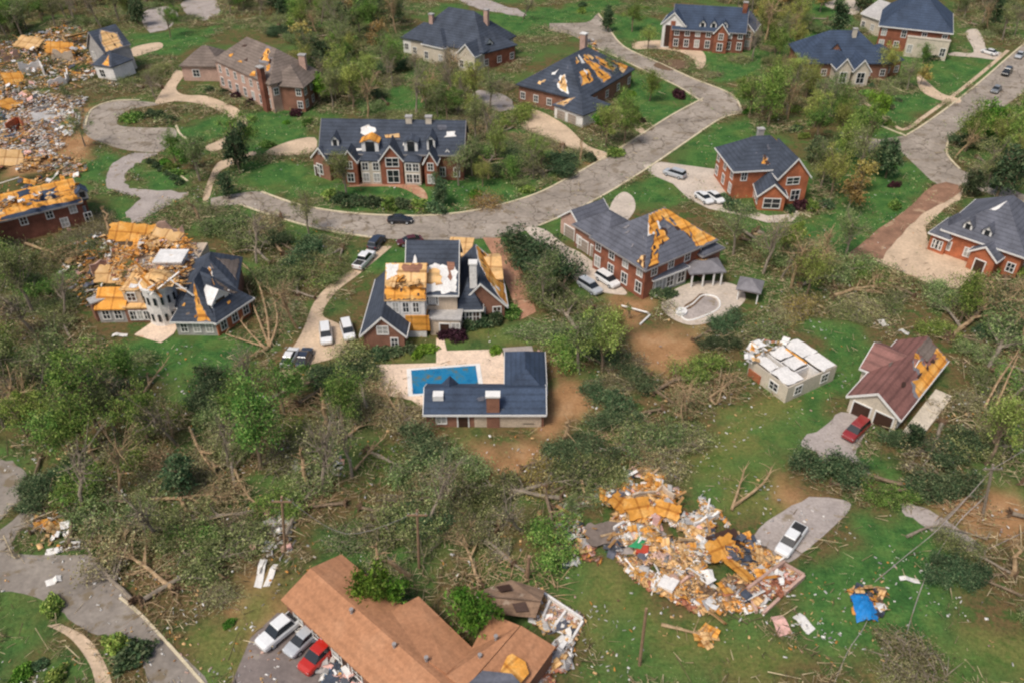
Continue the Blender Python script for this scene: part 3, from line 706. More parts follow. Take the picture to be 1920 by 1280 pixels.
for a_, b_, k_, r_ in (((792,82),(832,91),'hip',3.6), ((858,98),(890,105),'gable',2.6)):
    q_ = h.wing(a_, b_, 4.8, 8, 'slate', 'siding', k_, 'x' if k_ == 'hip' else 'y', r_, trim='trim', over=.3); h.wins(q_, 'S', 2, 1.1, 1.1, 1.7)

# dark house with torn shingles
h = H['torn'] = House('torn_roof_house', 'dark shingled house with scattered torn tan patches above a tan driveway', 'house', (973,158), (1095,190), 4.5)
w = h.wing((973,158), (1090,186), 4.5, 25, 'slate', 'brownbrick', 'hip', 'y', rise=6.2, over=.6)
h.wins(w, 'S', 5, 1.2); h.wins(w, 'E', 5, 1.2)
WG['torn'] = w
for p in ([(.1,.3),(.3,.25),(.34,.5),(.14,.55)], [(.45,.1),(.62,.15),(.6,.6),(.48,.7)], [(.72,.2),(.84,.3),(.8,.7),(.7,.5)], [(.88,.1),(.95,.15),(.93,.5)]): h.patch(w, 'E', p)
h.patch(w, 'S', [(.62,.15),(.78,.1),(.7,.5),(.6,.45)], 'osb2'); h.patch(w, 'S', [(.3,.5),(.4,.45),(.4,.6)], 'under'); h.patch(w, 'W', [(.75,.2),(.9,.25),(.86,.5)], 'osb2')
h.patch(w, 'E', [(.3,.7),(.42,.65),(.4,.92)], 'under')
g_ = h.wing((1040,196), (1093,215), 3.2, 9, 'slate', 'whitewall', 'hip', rise=2.6); h.door(g_, 'S', 2.2, 2.6, 2.3, 'gdoor', 'garage_door'); h.door(g_, 'S', 5.6, 2.6, 2.3, 'gdoor', 'garage_door')
h.patch(g_, 'S', [(.05,.1),(.3,.15),(.25,.7),(.1,.6)], 'osb2'); h.chimney(w, 6, 20, 7, 12.5, 1.5, 1.2, 'pinkbrick', 'trim')

# white gabled house, top
h = H['gabled'] = House('gabled_house', 'red brick house with tall white front gables at the top of the side street', 'house', (1262,54), (1400,62), 6)
w = h.wing((1262,52), (1398,60), 6, 12, 'navy', 'darkbrick', 'gable', rise=4.8, trim='gutter'); h.wins(w, 'S', 7, 1.0, 1.1, 1.9); h.wins(w, 'S', 7, 4)
g_ = h.wing((1243,42), (1284,46), 7, 9, 'navy', 'whitewall', 'gable', 'y', 3.0, trim='trim'); h.win(g_, 'S', 1.6, .4, 1.5, 6, bars=False); h.win(g_, 'S', 4.4, .4, 1.5, 6, bars=False)
h.part('brick_strip', h.join(h.slab(h.face(g_, 'S'), 2.3, 3.6, .05, 7.6, .004, .1), h.slab(h.face(g_, 'S'), 5.5, g_.L - .05, .05, 6, .004, .1)), 'brick')
g_ = h.wing((1372,52), (1413,57), 5.6, 8, 'greyroof', 'pinkbrick', 'gable', 'y', 3, trim='trim'); h.wins(g_, 'S', 2, 1); h.wins(g_, 'S', 2, 3.6)
for x in (8, 11, 14): h.dormer(w, x, .6, 5.6, 1.7, 2, 3.4, 'trim', 'navy')
q_ = h.wing((1340,60), (1366,62), 5.8, 4, 'navy', 'brick', 'gable', 'y', 2.4, trim='trim', over=.3); h.win(q_, 'S', q_.L / 2, .8, 1.3, 1.9); h.win(q_, 'S', q_.L / 2, 3.8, 1.1, 1.5)
p_ = h.wing((1292,66), (1332,69), 3.2, 3, 'palegrey', 'whitewall', 'flat', over=.2); h.wins(p_, 'S', 3, .6, 1.2, 2)
h.chimney(w, 19, 5, 8, 12.4)

# house half hidden by trees
h = H['hidden'] = House('hip_roof_house', 'hipped slate house with small front gables half hidden behind street trees', 'house', (1512,118), (1670,118), 4.5)
w = h.wing((1512,118), (1668,118), 4.5, 15, 'navy', 'brownbrick', 'hip', rise=6, over=.6); h.wins(w, 'S', 6, 1.2); h.wins(w, 'E', 3, 1.2)
g_ = h.wing((1572,126), (1598,126), 5, 7, 'navy', 'siding', 'gable', 'y', 2.2, trim='trim'); h.win(g_, 'S', 1.7, 1, 1.6, 2.6)
g_ = h.wing((1603,130), (1632,130), 4.6, 7, 'navy', 'siding', 'gable', 'y', 2.4, trim='trim'); h.win(g_, 'S', 1.9, 1, 1.8, 2.6)
g_ = h.wing((1644,118), (1692,112), 4.2, 9, 'navy', 'brick', 'hip', rise=3); h.wins(g_, 'S', 3, 1.1); h.chimney(w, 13, 6, 8, 11.2, 1, .8, 'siding')
q_ = h.wing((1545,104), (1585,106), 5.4, 7, 'navy', 'brownbrick', 'gable', 'y', 3.4, over=.4)
g_ = h.wing((1500,122), (1530,124), 3.4, 7, 'navy', 'siding', 'hip', rise=2.4); h.wins(g_, 'S', 2, 1)

# big blue roof
h = H['blue'] = House('blue_roof_house', 'large house under a deep blue hipped roof at the upper right', 'house', (1652,48), (1783,62), 6.5)
w = h.wing((1652,48), (1783,62), 6.5, 20, 'navy', 'brick', 'hip', rise=8, over=.6, trim='trim'); h.wins(w, 'S', 4, 4, 1.1, 1.7); h.wins(w, 'S', 5, 1.1); h.wins(w, 'E', 4, 4)
g_ = h.wing((1702,70), (1782,79), 5.2, 1.2, 'siding', 'siding', 'flat', over=.12); h.wins(g_, 'S', 3, 1.2, 1.2, 2)
g_ = h.wing((1618,24), (1664,40), 5, 12, 'palegrey', 'siding', 'gable', rise=3, trim='trim'); h.wins(g_, 'S', 3, 1.2); h.chimney(w, 9, 8, 10, 15.5)

# orange brick house
h = H['orange'] = House('brick_house', 'orange brick house with two white trimmed front gables beside the pale concrete apron', 'house', (1387,314), (1518,327), 6)
w = h.wing((1384,320), ('ang', 7, 12.6), 6, 10.5, 'slate', 'orangebrick', 'hip', rise=4.6, trim='trim', over=.5, ext=(.6, 0))
h.wins(w, 'S', 2, 3.9, 1.0, 1.6, 2); h.wins(w, 'W', 3, 3.9); h.wins(w, 'W', 3, .9, 1.2, 1.8); h.door(w, 'S', 5.2)
WG['orange'] = w
g_ = h.wing((1462,331), (1518,327), 6, 9, 'slate', 'orangebrick', 'gable', 'y', 3.6, trim='trim', over=.4)
h.win(g_, 'S', 2.9, 4.2, 2.4, 1.3); h.win(g_, 'S', 3.9, .8, 1.6, 2.0); h.wins(g_, 'E', 3, 4, 1, 1.5)
l_ = h.wing((1424,364), (1474,366), 3.4, 7, 'slate', 'orangebrick', 'gable', 'y', 2.3, trim='trim', over=.4)
h.win(l_, 'S', 2.6, .6, 3.0, 1.9); h.wins(l_, 'W', 3, 1)
h.patch(w, 'N', [(.0,.2),(.22,.15),(.24,.95),(.02,.9)]); h.patch(w, 'E', [(.45,.03),(.99,.03),(.95,.5),(.7,.95),(.5,.6)]); h.patch(w, 'S', [(.42,.18),(.5,.15),(.53,.33),(.44,.4)])
h.chimney(w, 7.2, 9.2, 6, 10.2, 1.2, .9, 'greywall')

# grey blue house, right edge
h = H['greyblue'] = House('grey_roof_house', 'grey blue hipped house with white dormers and orange brick front above a tan driveway', 'house', (1770,430), (1880,467), 4.5)
w = h.wing((1772,430), (1884,468), 4.5, 15, 'greyroof', 'orangebrick', 'hip', rise=5.6, over=.5, trim='trim', ext=(0, 3)); h.wins(w, 'S', 4, 1.0)
h.dormer(w, 3.2, .7, 4.8, 1.5, 1.7, 3.2, 'trim', 'greyroof'); h.dormer(w, 6.4, .7, 4.8, 1.5, 1.7, 3.2, 'trim', 'greyroof')
g_ = h.wing((1822,468), (1868,486), 3.6, 6, 'greyroof', 'orangebrick', 'gable', 'y', 1.6, trim='trim'); h.door(g_, 'S', 2, 1.6, 2.3)
q_ = h.wing((1748,436), (1778,447), 3.4, 7, 'greyroof', 'orangebrick', 'hip', rise=2.4, trim='trim'); h.wins(q_, 'S', 2, .8)
g_ = h.wing((1880,470), (1930,480), 3.6, 8, 'greyroof', 'greywall', 'hip', rise=2.6); h.wins(g_, 'S', 2, 1)
h.patch(w, 'N', [(.2,.3),(.6,.2),(.65,.95),(.25,.98)], 'under'); h.patch(w, 'S', [(.05,.72),(.3,.75),(.3,.98),(.1,.98)], 'under')

# grey roof with orange strips
h = H['grey'] = House('grey_shingle_house', 'brick house whose grey shingle roof is stripped to orange sheathing on one side', 'house', (1211,501), (1338,447), 6)
w = h.wing((1211,503), (1336,449), 6, 12.4, 'greyroof', 'brick', 'hip', rise=5.2, over=.6, trim='gutter')
h.wins(w, 'S', 4, 4, 1.1, 1.5, 2); h.wins(w, 'W', 4, 4, 1.1, 1.5); h.wins(w, 'W', 4, .9, 1.2, 1.9); h.wins(w, 'S', 3, .9, 1.2, 1.9, 3)
h.patch(w, 'E', [(.02,.04),(.98,.02),(.8,.45),(.55,.95),(.3,.6)]); h.patch(w, 'S', [(.7,.03),(.995,.02),(.99,.97),(.1,.97),(.12,.78),(.55,.8),(.66,.6),(.8,.35)]); h.patch(w, 'S', [(.02,.6),(.3,.62),(.34,.8),(.2,.95),(.02,.97)]); h.patch(w, 'S', [(.06,.02),(.16,.05),(.2,.3),(.4,.42),(.42,.62),(.22,.6),(.1,.35)])
h.patch(w, 'W', [(.86,.04),(.97,.03),(.99,.25),(.9,.2)], 'osb2')
WG['grey'] = w
g_ = h.wing((1139,457), ('ang', 36.4, 8), 4.4, 8.5, 'greyroof', 'brownbrick', 'hip', rise=3, trim='gutter'); h.wins(g_, 'W', 2, 1)
for k in range(2): h.door(g_, 'W', 2.4 + 3.4 * k, 2.6, 2.3, 'gdoor', 'garage_door')
g2 = h.wing((1092,428), ('ang', 36.4, 7), 3.6, 6, 'greyroof', 'pinkbrick', 'gable', rise=2.4, trim='trim'); h.door(g2, 'W', 2.6, 2.6, 2.3, 'gdoor', 'garage_door'); h.wins(g2, 'S', 2, 1)
b_ = h.wing((1226,524), (1289,500), 3.2, 3, 'greyroof', 'greywall', 'hip', rise=1.5, over=.3, trim='trim'); h.wins(b_, 'S', 3, .7, 1.4, 1.9)
e_ = h.wing((1318,478), (1352,464), 4.4, 5, 'greyroof', 'brownbrick', 'hip', rise=1.8, trim='gutter'); h.wins(e_, 'S', 2, 1)
# covered porch on posts
pr = h.wing((1296,512), (1358,508), 2.9, 4, 'pergola', 'dooropen', 'hip', rise=1.0, over=.3, z0=2.5)
pm = [h.part('porch_post', MB().box(x - .12, x + .12, -.1, .14, 0, 2.6, pr.xf), 'trim') for x in (.3, 2.2, 4.0, pr.L - .3)]
h.patch(pr, 'N', [(.2,.1),(.8,.1),(.7,.9),(.35,.9)], 'osb2')

# stripped white house
h = H['stripped'] = House('stripped_house', 'white and orange stripped house with slate wings standing above the blue pool', 'house', (680,623), (757,624), 3.2)
w = h.wing((680,623), (757,624), 3.2, 15, 'slate', 'brownbrick', 'gable', 'y', 3.0, trim='trim', over=.45); h.win(w, 'S', 3.0, 3.0, 1.5, 1.3); h.win(w, 'S', 4.6, .8, .9, 1.4); h.wins(w, 'W', 4, .9)
t_ = h.wing((724,560), (795,560), 7, 9, 'osb2', 'whitewall', 'gable', rise=3.4, over=.2)
h.wins(t_, 'S', 3, 4.6, .8, 1.7, 1.3); h.patch(t_, 'S', [(.02,.02),(.98,.02),(.98,.3),(.6,.4),(.3,.32),(.02,.4)], 'osb'); h.patch(t_, 'S', [(.02,.55),(.25,.6),(.3,.97),(.02,.97)], 'under', 'roof_underlay'); h.patch(t_, 'S', [(.4,.8),(.8,.75),(.9,.97),(.4,.96)], 'brownbrick', 'rafter_gap', lift=.03)
h.part('bare_sheathing', h.slab(h.face(t_, 'S'), 2.6, 6.2, 1.2, 4.0, .004, .08), 'osb'); h.win(t_, 'S', 1.2, 1.2, .9, 1.6)
k_ = h.wing((756,588), (796,590), 3.2, 3, 'osb', 'osb2', 'hip', rise=1.5, over=.3); h.wins(k_, 'S', 2, .8, 1, 1.4, .9)
m_ = h.wing((795,546), (856,546), 6.6, 12, 'slate', 'tanwall', 'gable', rise=5.4, ext=(2.6, 0), trim='trim', over=.5)
h.patch(m_, 'S', [(.02,.08),(.98,.04),(.97,.5),(.6,.58),(.3,.5),(.04,.55)], 'under', 'roof_underlay'); h.patch(m_, 'S', [(.36,.22),(.7,.2),(.66,.45),(.42,.48)], 'osb2', lift=.1); h.patch(m_, 'S', [(.78,.3),(.86,.28),(.9,.6),(.8,.58)], 'brownbrick', 'rafter_gap', lift=.1); h.patch(m_, 'S', [(.05,.12),(.2,.1),(.18,.26),(.06,.24)], 'osb', lift=.1)
h.wins(m_, 'S', 3, 4.2, .9, 1.6, 3.4); h.wins(m_, 'S', 3, 1, 1.2, 2, 3.4)
h.chimney(m_, 7.4, 2.2, 6, 10.2, 1.1, 1.1, 'whitewall', 'trim')
r_ = h.wing((857,573), (946,568), 3.0, 11.5, 'slate', 'brownbrick', 'gable', 'y', rise=4.0, over=.5, trim='trim'); h.wins(r_, 'S', 3, .8); h.wins(r_, 'E', 4, .8)
h.patch(r_, 'E', [(.04,.04),(.97,.03),(.97,.95),(.75,.97),(.5,.9),(.28,.6),(.1,.32)])
WG['st1'] = r_; WG['st2'] = m_
b_ = h.wing((856,580), (902,579), 3.0, 5, 'slate', 'siding', 'hip', rise=3.8, over=.35, trim='trim'); h.wins(b_, 'S', 3, .7, 1.0, 1.7, .8)
f_ = h.wing((806,598), (862,600), 3, 3.4, 'palegrey', 'tanwall', 'flat', over=.25, z0=0); h.door(f_, 'S', 2.2, 1.4, 2.2); h.win(f_, 'S', 3.9, .8)
y_ = h.wing((903,520), (940,518), 4.2, 7, 'osb2', 'tanwall', 'gable', rise=1.6)
n_ = h.wing((836,480), (880,482), 4, 6, 'osb2', 'tanwall', 'flat', over=.1)

# pool house
h = H['poolhouse'] = House('pool_house', 'low slate roofed pool house wrapping the near corner of the blue pool', 'pool house', (798,770), (1020,770), 2.8)
w = h.wing((798,770), (1020,770), 2.8, 5.6, 'navy', 'brownbrick', 'gable', rise=1.7, trim='trim', over=.45)
h.wins(w, 'S', 2, .7, 1.2, 1.4, 2.0); h.part('wall_band', h.slab(h.face(w, 'S'), 6.4, 15.3, .05, 2.2, .004, .1), 'tanwall'); h.door(w, 'S', 4.9, 1.3)
WG['poolhouse'] = w
e_ = h.wing((951,734), (1020,734), 2.8, 8.6, 'navy', 'brownbrick', 'hip', 'y', rise=2.2, trim='trim', over=.4); h.wins(e_, 'W', 3, .8); h.wins(e_, 'E', 3, .8)
n_ = h.wing((826,742), (858,742), 2.8, 2.4, 'navy', 'brownbrick', 'gable', 'y', 1.4, over=.4)
h.chimney(w, 8.9, .3, 0, 5.3, 1.7, 1.0, 'brownbrick', 'trim'); h.part('skylight', MB().box(.9, 2.3, 1.2, 2.4, 3.2, 4.3, w.xf), 'trim'); 

# shattered mansion, left
h = H['shattered'] = House('turret_house', 'shattered mansion with a round white turret and a pile of orange timber', 'house', (333,600), (405,601), 2.8)
w = h.wing((333,600), (404,601), 2.8, 10, 'slate', 'greywall', 'hip', rise=5.2, over=.5, trim='trim', ext=(.5, 0)); h.wins(w, 'S', 3, .7, .9, 1.4)
h.patch(w, 'S', [(.6,.03),(.85,.03),(.75,.5),(.72,.95),(.52,.9),(.56,.5)])
e_ = h.wing((405,602), (468,560), 2.8, 9, 'slate', 'orangebrick', 'hip', rise=5.2, over=.5, trim='trim'); h.wins(e_, 'S', 3, .7, 1.0, 1.5)
WG['shattered'] = w; WG['sh2'] = e_
h.dormer(e_, 2.4, 1.0, 3.2, 3.4, 2.1, 2.4, 'trim', 'under', 1.6); h.patch(e_, 'S', [(.75,.4),(.9,.3),(.7,.9),(.6,.8)], 'taupe')
b_ = h.wing((352,548), (440,540), 4.6, 9, 'slate', 'brownbrick', 'hip', rise=3.6, over=.5); h.patch(b_, 'S', [(.42,.35),(.6,.4),(.58,.7),(.45,.75)]); h.patch(b_, 'E', [(.2,.1),(.9,.1),(.6,.8)], 'taupe')
WG['sh3'] = b_; tc_ = h.loc(G(313, 596)); tw = h.part('turret', MB().lathe([(2.5, 0), (2.5, 6.6)], 12, (tc_.x, tc_.y)), 'whitewall')
h.part('turret_roof', MB().lathe([(2.2, 6.62), (2.75, 6.78), (1.7, 7.7), (.7, 8.3), (.1, 8.4)], 10, (tc_.x + .2, tc_.y + .3)), 'osb2', tw)
h.part('turret_trim', MB().lathe([(2.66, 6.3), (2.7, 6.3), (2.7, 6.75), (2.3, 6.75), (2.3, 6.605)], 12, (tc_.x, tc_.y)), 'trim', tw)
for zz in (1.0, 4.0):
    for k in range(7):
        a = rad(-160 + k * 24) - h.r
        d = Vector((math.cos(a), math.sin(a), 0)); q = Vector((-d.y, d.x, 0)); c0 = Vector((tc_.x, tc_.y, zz)) + d * 2.42
        h.part('turret_window', MB().ext([c0 - q * .19, c0 + q * .19, c0 + q * .19 + Vector((0, 0, 1.25)), c0 - q * .19 + Vector((0, 0, 1.25))], d * .2), 'glass', tw)
l_ = h.wing((180,577), (232,576), 2.8, 6, 'osb', 'greywall', 'gable', rise=1.8, over=.3); h.wins(l_, 'S', 2, .7, 1.0, 1.5)
l2 = h.wing((232,578), (286,577), 2.7, 8, 'osb2', 'brownbrick', 'flat', over=.15); h.wins(l2, 'S', 3, .6, 1.0, 1.5)
l3 = h.wing((228,545), (288,545), 5.2, 6, 'osb2', 'tanwall', 'flat', over=.1); h.wins(l3, 'S', 2, 3.4, 1.2, 1.3)
bk = h.wing((232,520), (352,520), 4.6, 11, 'osb', 'tanwall', None)
cp = h.wing((290,492), (338,492), 6.4, 3.5, 'under', 'whitewall', 'flat', over=.3, z0=5.5)
bp_ = h.wing((172,570), (222,552), 3.4, 1.5, 'palegrey', 'brownbrick', 'flat', over=.2)

# brick house at the left edge
h = H['leftbrick'] = House('roofless_brick_house', 'dark red brick house at the left edge with its roof torn to orange planks', 'house', (14,408), (158,374), 5)
w = h.wing((14,408), (150,376), 5, 9, 'osb', 'darkbrick', 'gable', rise=2.6, trim='gutter', over=.4, ext=(6, 0)); [h.win(w, 'S', a_, 3.0, 1, 1.4) for a_ in (8.2, 12.5, 16.5)]; [h.win(w, 'S', a_, .7, 1.1, 1.6) for a_ in (14.5, 18.6)]
h.patch(w, 'S', [(.3,.0),(.98,.0),(.98,.12),(.6,.2),(.3,.12)], 'navy', 'shingle_remnant'); h.patch(w, 'S', [(.62,.4),(.8,.35),(.82,.8),(.65,.75)], 'navy', 'shingle_remnant'); h.patch(w, 'S', [(.5,.7),(.6,.75),(.58,.97),(.48,.95)], 'navy', 'shingle_remnant')
h.patch(w, 'S', [(.1,.3),(.3,.25),(.35,.6),(.15,.7)], 'osb2'); h.dormer(w, 12.8, .6, 4.8, 1.8, 1.5, 2.6, 'greywall', 'navy', .8)
g_ = h.wing((120,384), (160,372), 4, 6, 'navy', 'brick', 'hip', rise=1.6); h.wins(g_, 'S', 2, 1)

# brown roofed house
h = H['brown'] = House('brown_roof_house', 'brown metal roofed house with a two-door garage gable and an orange stripped corner', 'house', (1596,739), (1686,779), 3)
w = h.wing((1597,739), (1686,779), 3, 16.5, 'brownroof', 'siding', 'gable', 'y', 2.2, trim='trim', over=.5)
h.door(w, 'S', 1.75, 2.3, 2.2, 'dooropen', 'garage_door'); h.door(w, 'S', 4.8, 2.3, 2.2, 'dooropen', 'garage_door'); h.wins(w, 'W', 4, .8, 1, 1.4); h.wins(w, 'E', 4, .8, 1, 1.4)
h.patch(w, 'E', [(.36,.03),(.99,.03),(.99,.5),(.86,.7),(.92,.3),(.7,.4),(.72,.92),(.6,.75),(.56,.35),(.46,.5),(.38,.3)])
WG['brown'] = w
c_ = h.wing((1648,698), ('ang', -40.7, 3.4), 3, 7.0, 'brownroof', 'siding', 'gable', rise=2.0, trim='trim', ext=(2.2, 0)); h.win(c_, 'W', 3.5, .9)
h.patch(w, 'E', [(.74,.5),(.99,.55),(.99,.97),(.76,.97)], 'taupe', 'shingle_remnant', lift=.08)
h.part('terrace', MB().box(w.L + .9, w.L + 3.2, -.5, 12.5, .02, .35, w.xf), 'siding')

# roofless white building
h = H['white'] = House('roofless_house', 'small roofless white building open to the sky on the green lawn', 'building', (1406,674), (1478,727), 2.7)
a_, b_ = h.ends((1406,674), (1478,727), 2.7); LL = (b_ - a_).length; xf = lambda p: Vector(p); D = 9.6
q = MB(); t = .2
for bx in ((0, LL, 0, t), (0, LL, D - t, D), (0, t, t, D - t), (LL - t, LL, t, D - t)): q.box(*bx, 0, 2.7)
h.part('wall', q, 'siding')
q = MB()
for bx in ((t + .003, LL - t - .003, 3.2, 3.35), (t + .003, LL - t - .003, 6.3, 6.45), (3.6, 3.75, t + .003, 3.2 - .003), (2.6, 2.75, 3.353, 6.297), (5.2, 5.35, 3.353, 6.297)): q.box(*bx, .1, 2.62)
h.part('inner_wall', q, 'whitewall'); h.part('floor', MB().box(t, LL - t, t, D - t, .02, .12), 'tanwall')
for bx in ((.1, 3.7, 6.5, 9.5), (3.9, 7.4, 6.6, 9.4), (3.85, 7.2, .25, 3.1), (.2, 2.5, 3.4, 6.2), (2.8, 5.1, 3.4, 6.2), (.25, 3.5, .3, 2.2)):
    h.part('ceiling_panel', MB().ext([(bx[0] + (bx[1] - bx[0]) * u_, bx[2] + (bx[3] - bx[2]) * v_, 2.73 + h.rnd.uniform(0, .12)) for u_, v_ in ragged([(0, 0), (1, 0), (1, 1), (0, 1)], h.rnd, .07, .3)], (0, 0, .1)), 'whitewall')
fw = Wing(); fw.xf = xf; fw.x0, fw.x1, fw.y0, fw.y1 = 0, LL, 0, D
h.part('brick_base', h.slab(h.face(fw, 'S'), .2, 2.6, .02, 1.4, .004, .1), 'orangebrick'); h.win(fw, 'S', 5, .8, 1.4, 1.2); h.wins(fw, 'E', 2, .8, 1.2, 1.3, 2.2)
h.part('loose_board', MB().box(-.15, .1, 1, 5, 2.9, 3.0), 'osb2'); h.part('loose_board', MB().box(1, 5, 5.9, 6.15, 2.9, 3.02), 'osb')

# terracotta building
h = H['terracotta'] = House('terracotta_building', 'long low building with a terracotta roof of several wings beside the parking lot', 'building', (534,1122), ('ang', -42, 24), 3)
w = h.wing((534,1122), ('ang', -42.0, 26), 3, 7.4, 'terracotta', 'brownbrick', 'gable', rise=1.25, over=.3, trim=None)
h.wins(w, 'S', 8, .9, 1.3, 1.4, 2); h.door(w, 'S', 9.4, 1.4)
h.roofpoly([(690,1166,3.7),(785,1117,3.0),(888,1216,3.0),(838,1262,4.1)], 'terracotta', walls='brownbrick')
h.roofpoly([(838,1266,4.15),(886,1216,3.05),(920,1150,3.05),(975,1172,4.3),(872,1290,4.3)], 'terracotta', walls='brownbrick')
h.roofpoly([(977,1172,4.36),(1042,1212,3.0),(960,1325,3.0),(874,1290,4.36)], 'terracotta', walls='brownbrick')
h.roofpoly([(903,1106,1.9),(958,1086,2.0),(1022,1106,1.6),(1014,1127,2.9),(924,1119,3.2)], 'tornbrown', walls='brownbrick', label='torn brown roof section')
h.roofpoly([(924,1121,3.2),(1014,1129,2.9),(1004,1158,1.7),(955,1153,2.0),(910,1138,2.1)], 'tornbrown', label='torn brown roof section')
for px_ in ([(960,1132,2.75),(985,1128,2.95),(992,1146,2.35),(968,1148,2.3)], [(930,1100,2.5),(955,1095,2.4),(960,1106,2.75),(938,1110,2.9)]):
    h.part('painted_roof_hole', MB().ext([h.loc(G(*p)) + Vector((0, 0, .05)) for p in px_], (0, 0, .05)), 'dooropen')  # dark slabs on the torn roof; the openings' shade is their colour
h.part('floor', MB().poly([h.loc(G(*p)) for p in ((1000,1110,.4),(1090,1165,.4),(1075,1195,.4),(990,1165,.4))]), 'whitewall')
for p0, p1, hh in (((1008,1112), (1092,1168), .9), ((1092,1170), (1074,1200), .7), ((1030,1135), (1018,1165), 1.0), ((1060,1152), (1040,1180), .8)):
    a, b = h.loc(G(*p0)), h.loc(G(*p1)); d = (b - a).normalized(); n = Vector((-d.y, d.x, 0)) * .12
    h.part('broken_wall', MB().ext([a - n, b - n, b + n, a + n], (0, 0, hh)), 'whitewall')
gr = MB().poly([h.loc(G(*p)) for p in ((860,1296,4.45),(905,1256,4.75),(960,1262,4.7),(985,1290,4.4))]); h.part('roof_sheet', gr, 'greyroof')
og = MB().ext([h.loc(G(*p)) for p in ((938,1258,4.1),(955,1222,3.95),(985,1240,3.75),(992,1262,3.7),(972,1285,3.9))], (0, 0, .06)); h.part('bare_sheathing', og, 'osb')
for px, py in ((660,1150),(740,1215),(800,1240),(900,1235),(930,1200)):
    c0 = h.loc(G(px, py, 3.9)); h.part('roof_vent', MB().lathe([(.16, 3.0), (.16, 4.5), (.22, 4.5), (.22, 4.7)], 8, (c0.x, c0.y)), 'gutter')

# flattened house: slab and the brick walls left standing
h = H['flattened'] = House('ruined_house', 'flattened house with low brick walls left around its grey slab', 'ruin', (1170,1075), (1310,1150), .3)
q = MB().poly([h.loc(G(x, y, .06)) for x, y in ((1112,985),(1190,960),(1250,1000),(1235,1035),(1150,1040))]); h.part('slab', q, 'gravel')
for p0, p1, hh in (((1400,1110),(1468,1060),.9), ((1470,1062),(1506,1082),.6), ((1506,1084),(1470,1115),.7), ((1460,1124),(1430,1152),.4), ((1400,1112),(1418,1150),.5)):
    a, b = h.loc(G(*p0)), h.loc(G(*p1)); d = (b - a).normalized(); n = Vector((-d.y, d.x, 0)) * .16
    h.part('broken_wall', MB().ext([a - n, b - n, b + n, a + n], (0, 0, hh)), 'pinkbrick')
h.part('stair', h.join(*[MB().box(x, x + .9, .5, 2.2, .07, .3 + .22 * i) for i, x in enumerate((2.0, 2.9, 3.8, 4.7))]), 'whitewall')

# standing fragment of the splintered house, top left
h = H['fragment'] = House('wrecked_house', 'leaning slate gabled remnant of the splintered house in the upper left corner', 'house', (165,100), (205,118), 3)
w = h.wing((168,86), (200,100), 6.5, 7, 'slate', 'greywall', 'gable', 'y', rise=4.4, over=.3, trim='gutter'); h.win(w, 'S', 2.2, 3.8, 1.2, 1.6); h.win(w, 'S', 3.6, .8, 1.6, 2)
h.patch(w, 'W', [(.1,.1),(.5,.05),(.4,.6),(.2,.7)], 'under'); h.patch(w, 'E', [(.1,.02),(.7,.02),(.8,.6),(.4,.9),(.2,.5)], 'osb2'); h.patch(w, 'W', [(.6,.3),(.9,.35),(.8,.9)], 'osb')
w2 = h.wing((178,122), (214,132), 3.6, 6, 'slate', 'whitewall', 'hip', rise=2.6, over=.3); h.win(w2, 'S', 2.6, .6, 2, 1.8); h.patch(w2, 'S', [(.5,.1),(.9,.05),(.7,.8)], 'osb')
g_ = h.wing((210,104), (240,98), 3.6, 6, 'palegrey', 'greywall', 'gable', 'y', 3.2, trim='trim'); h.win(g_, 'S', 2, .8, 1.6, 2); h.patch(g_, 'W', [(.2,.1),(.8,.1),(.6,.8)], 'osb2')


h.root.rotation_euler = (rad(3), rad(-5), h.r); h.root.location.z = -.75
# gazebo and shed
h = H['gazebo'] = House('gazebo', 'small grey roofed gazebo beside the round pool terrace', 'gazebo', (1384,540), (1420,546), 2.4)
w = h.wing((1384,540), (1424,548), 2.4, 3.4, 'pergola', 'brownbrick', 'hip', rise=1.2, over=.3, z0=1.9)
for x in (.15, w.L - .15):
    for y in (.15, 3.2): h.part('post', MB().box(x - .1, x + .1, y - .1, y + .1, 0, 2.0, w.xf), 'trim')
def scraps(hn, wg, plane, n, mats, seed):
    rr = random.Random(seed)
    for _ in range(n):
        u, v, a, b = rr.uniform(.08, .9), rr.uniform(.1, .85), rr.uniform(.015, .05), rr.uniform(.03, .1)
        H[hn].patch(wg, plane, [(u - a, v - b), (u + a, v - b * .6), (u + a * .7, v + b), (u - a * .8, v + b * .7)], rr.choice(mats), 'torn_shingles', .02, lift=rr.uniform(.05, .12))
for hn, wk, pl, n, mats, sd in (('mansion','mansion','S',5,['osb','dooropen'],1), ('slate','slate','S',7,['greyroof','osb2','under'],2), ('torn','torn','E',9,['osb','osb2','under'],3), ('torn','torn','S',4,['osb2','under','greyroof'],4), ('orange','orange','S',3,['greyroof','osb'],5), ('grey','grey','S',7,['slate','osb','pergola'],6), ('grey','grey','W',4,['slate','pergola'],16), ('shattered','shattered','S',5,['osb','osb2','taupe'],7), ('shattered','sh2','S',5,['osb','under','taupe'],8), ('shattered','sh3','S',6,['osb','taupe','under'],9), ('brown','brown','E',4,['osb','dooropen'],10), ('brown','brown','W',2,['taupe'],11), ('poolhouse','poolhouse','S',3,['greyroof'],12), ('stripped','st1','E',4,['osb','dooropen','under'],13), ('stripped','st2','S',5,['osb2','under','slate'],14)): scraps(hn, WG[wk], pl, n, mats, sd)
LM = {k: v.root for k, v in H.items()}
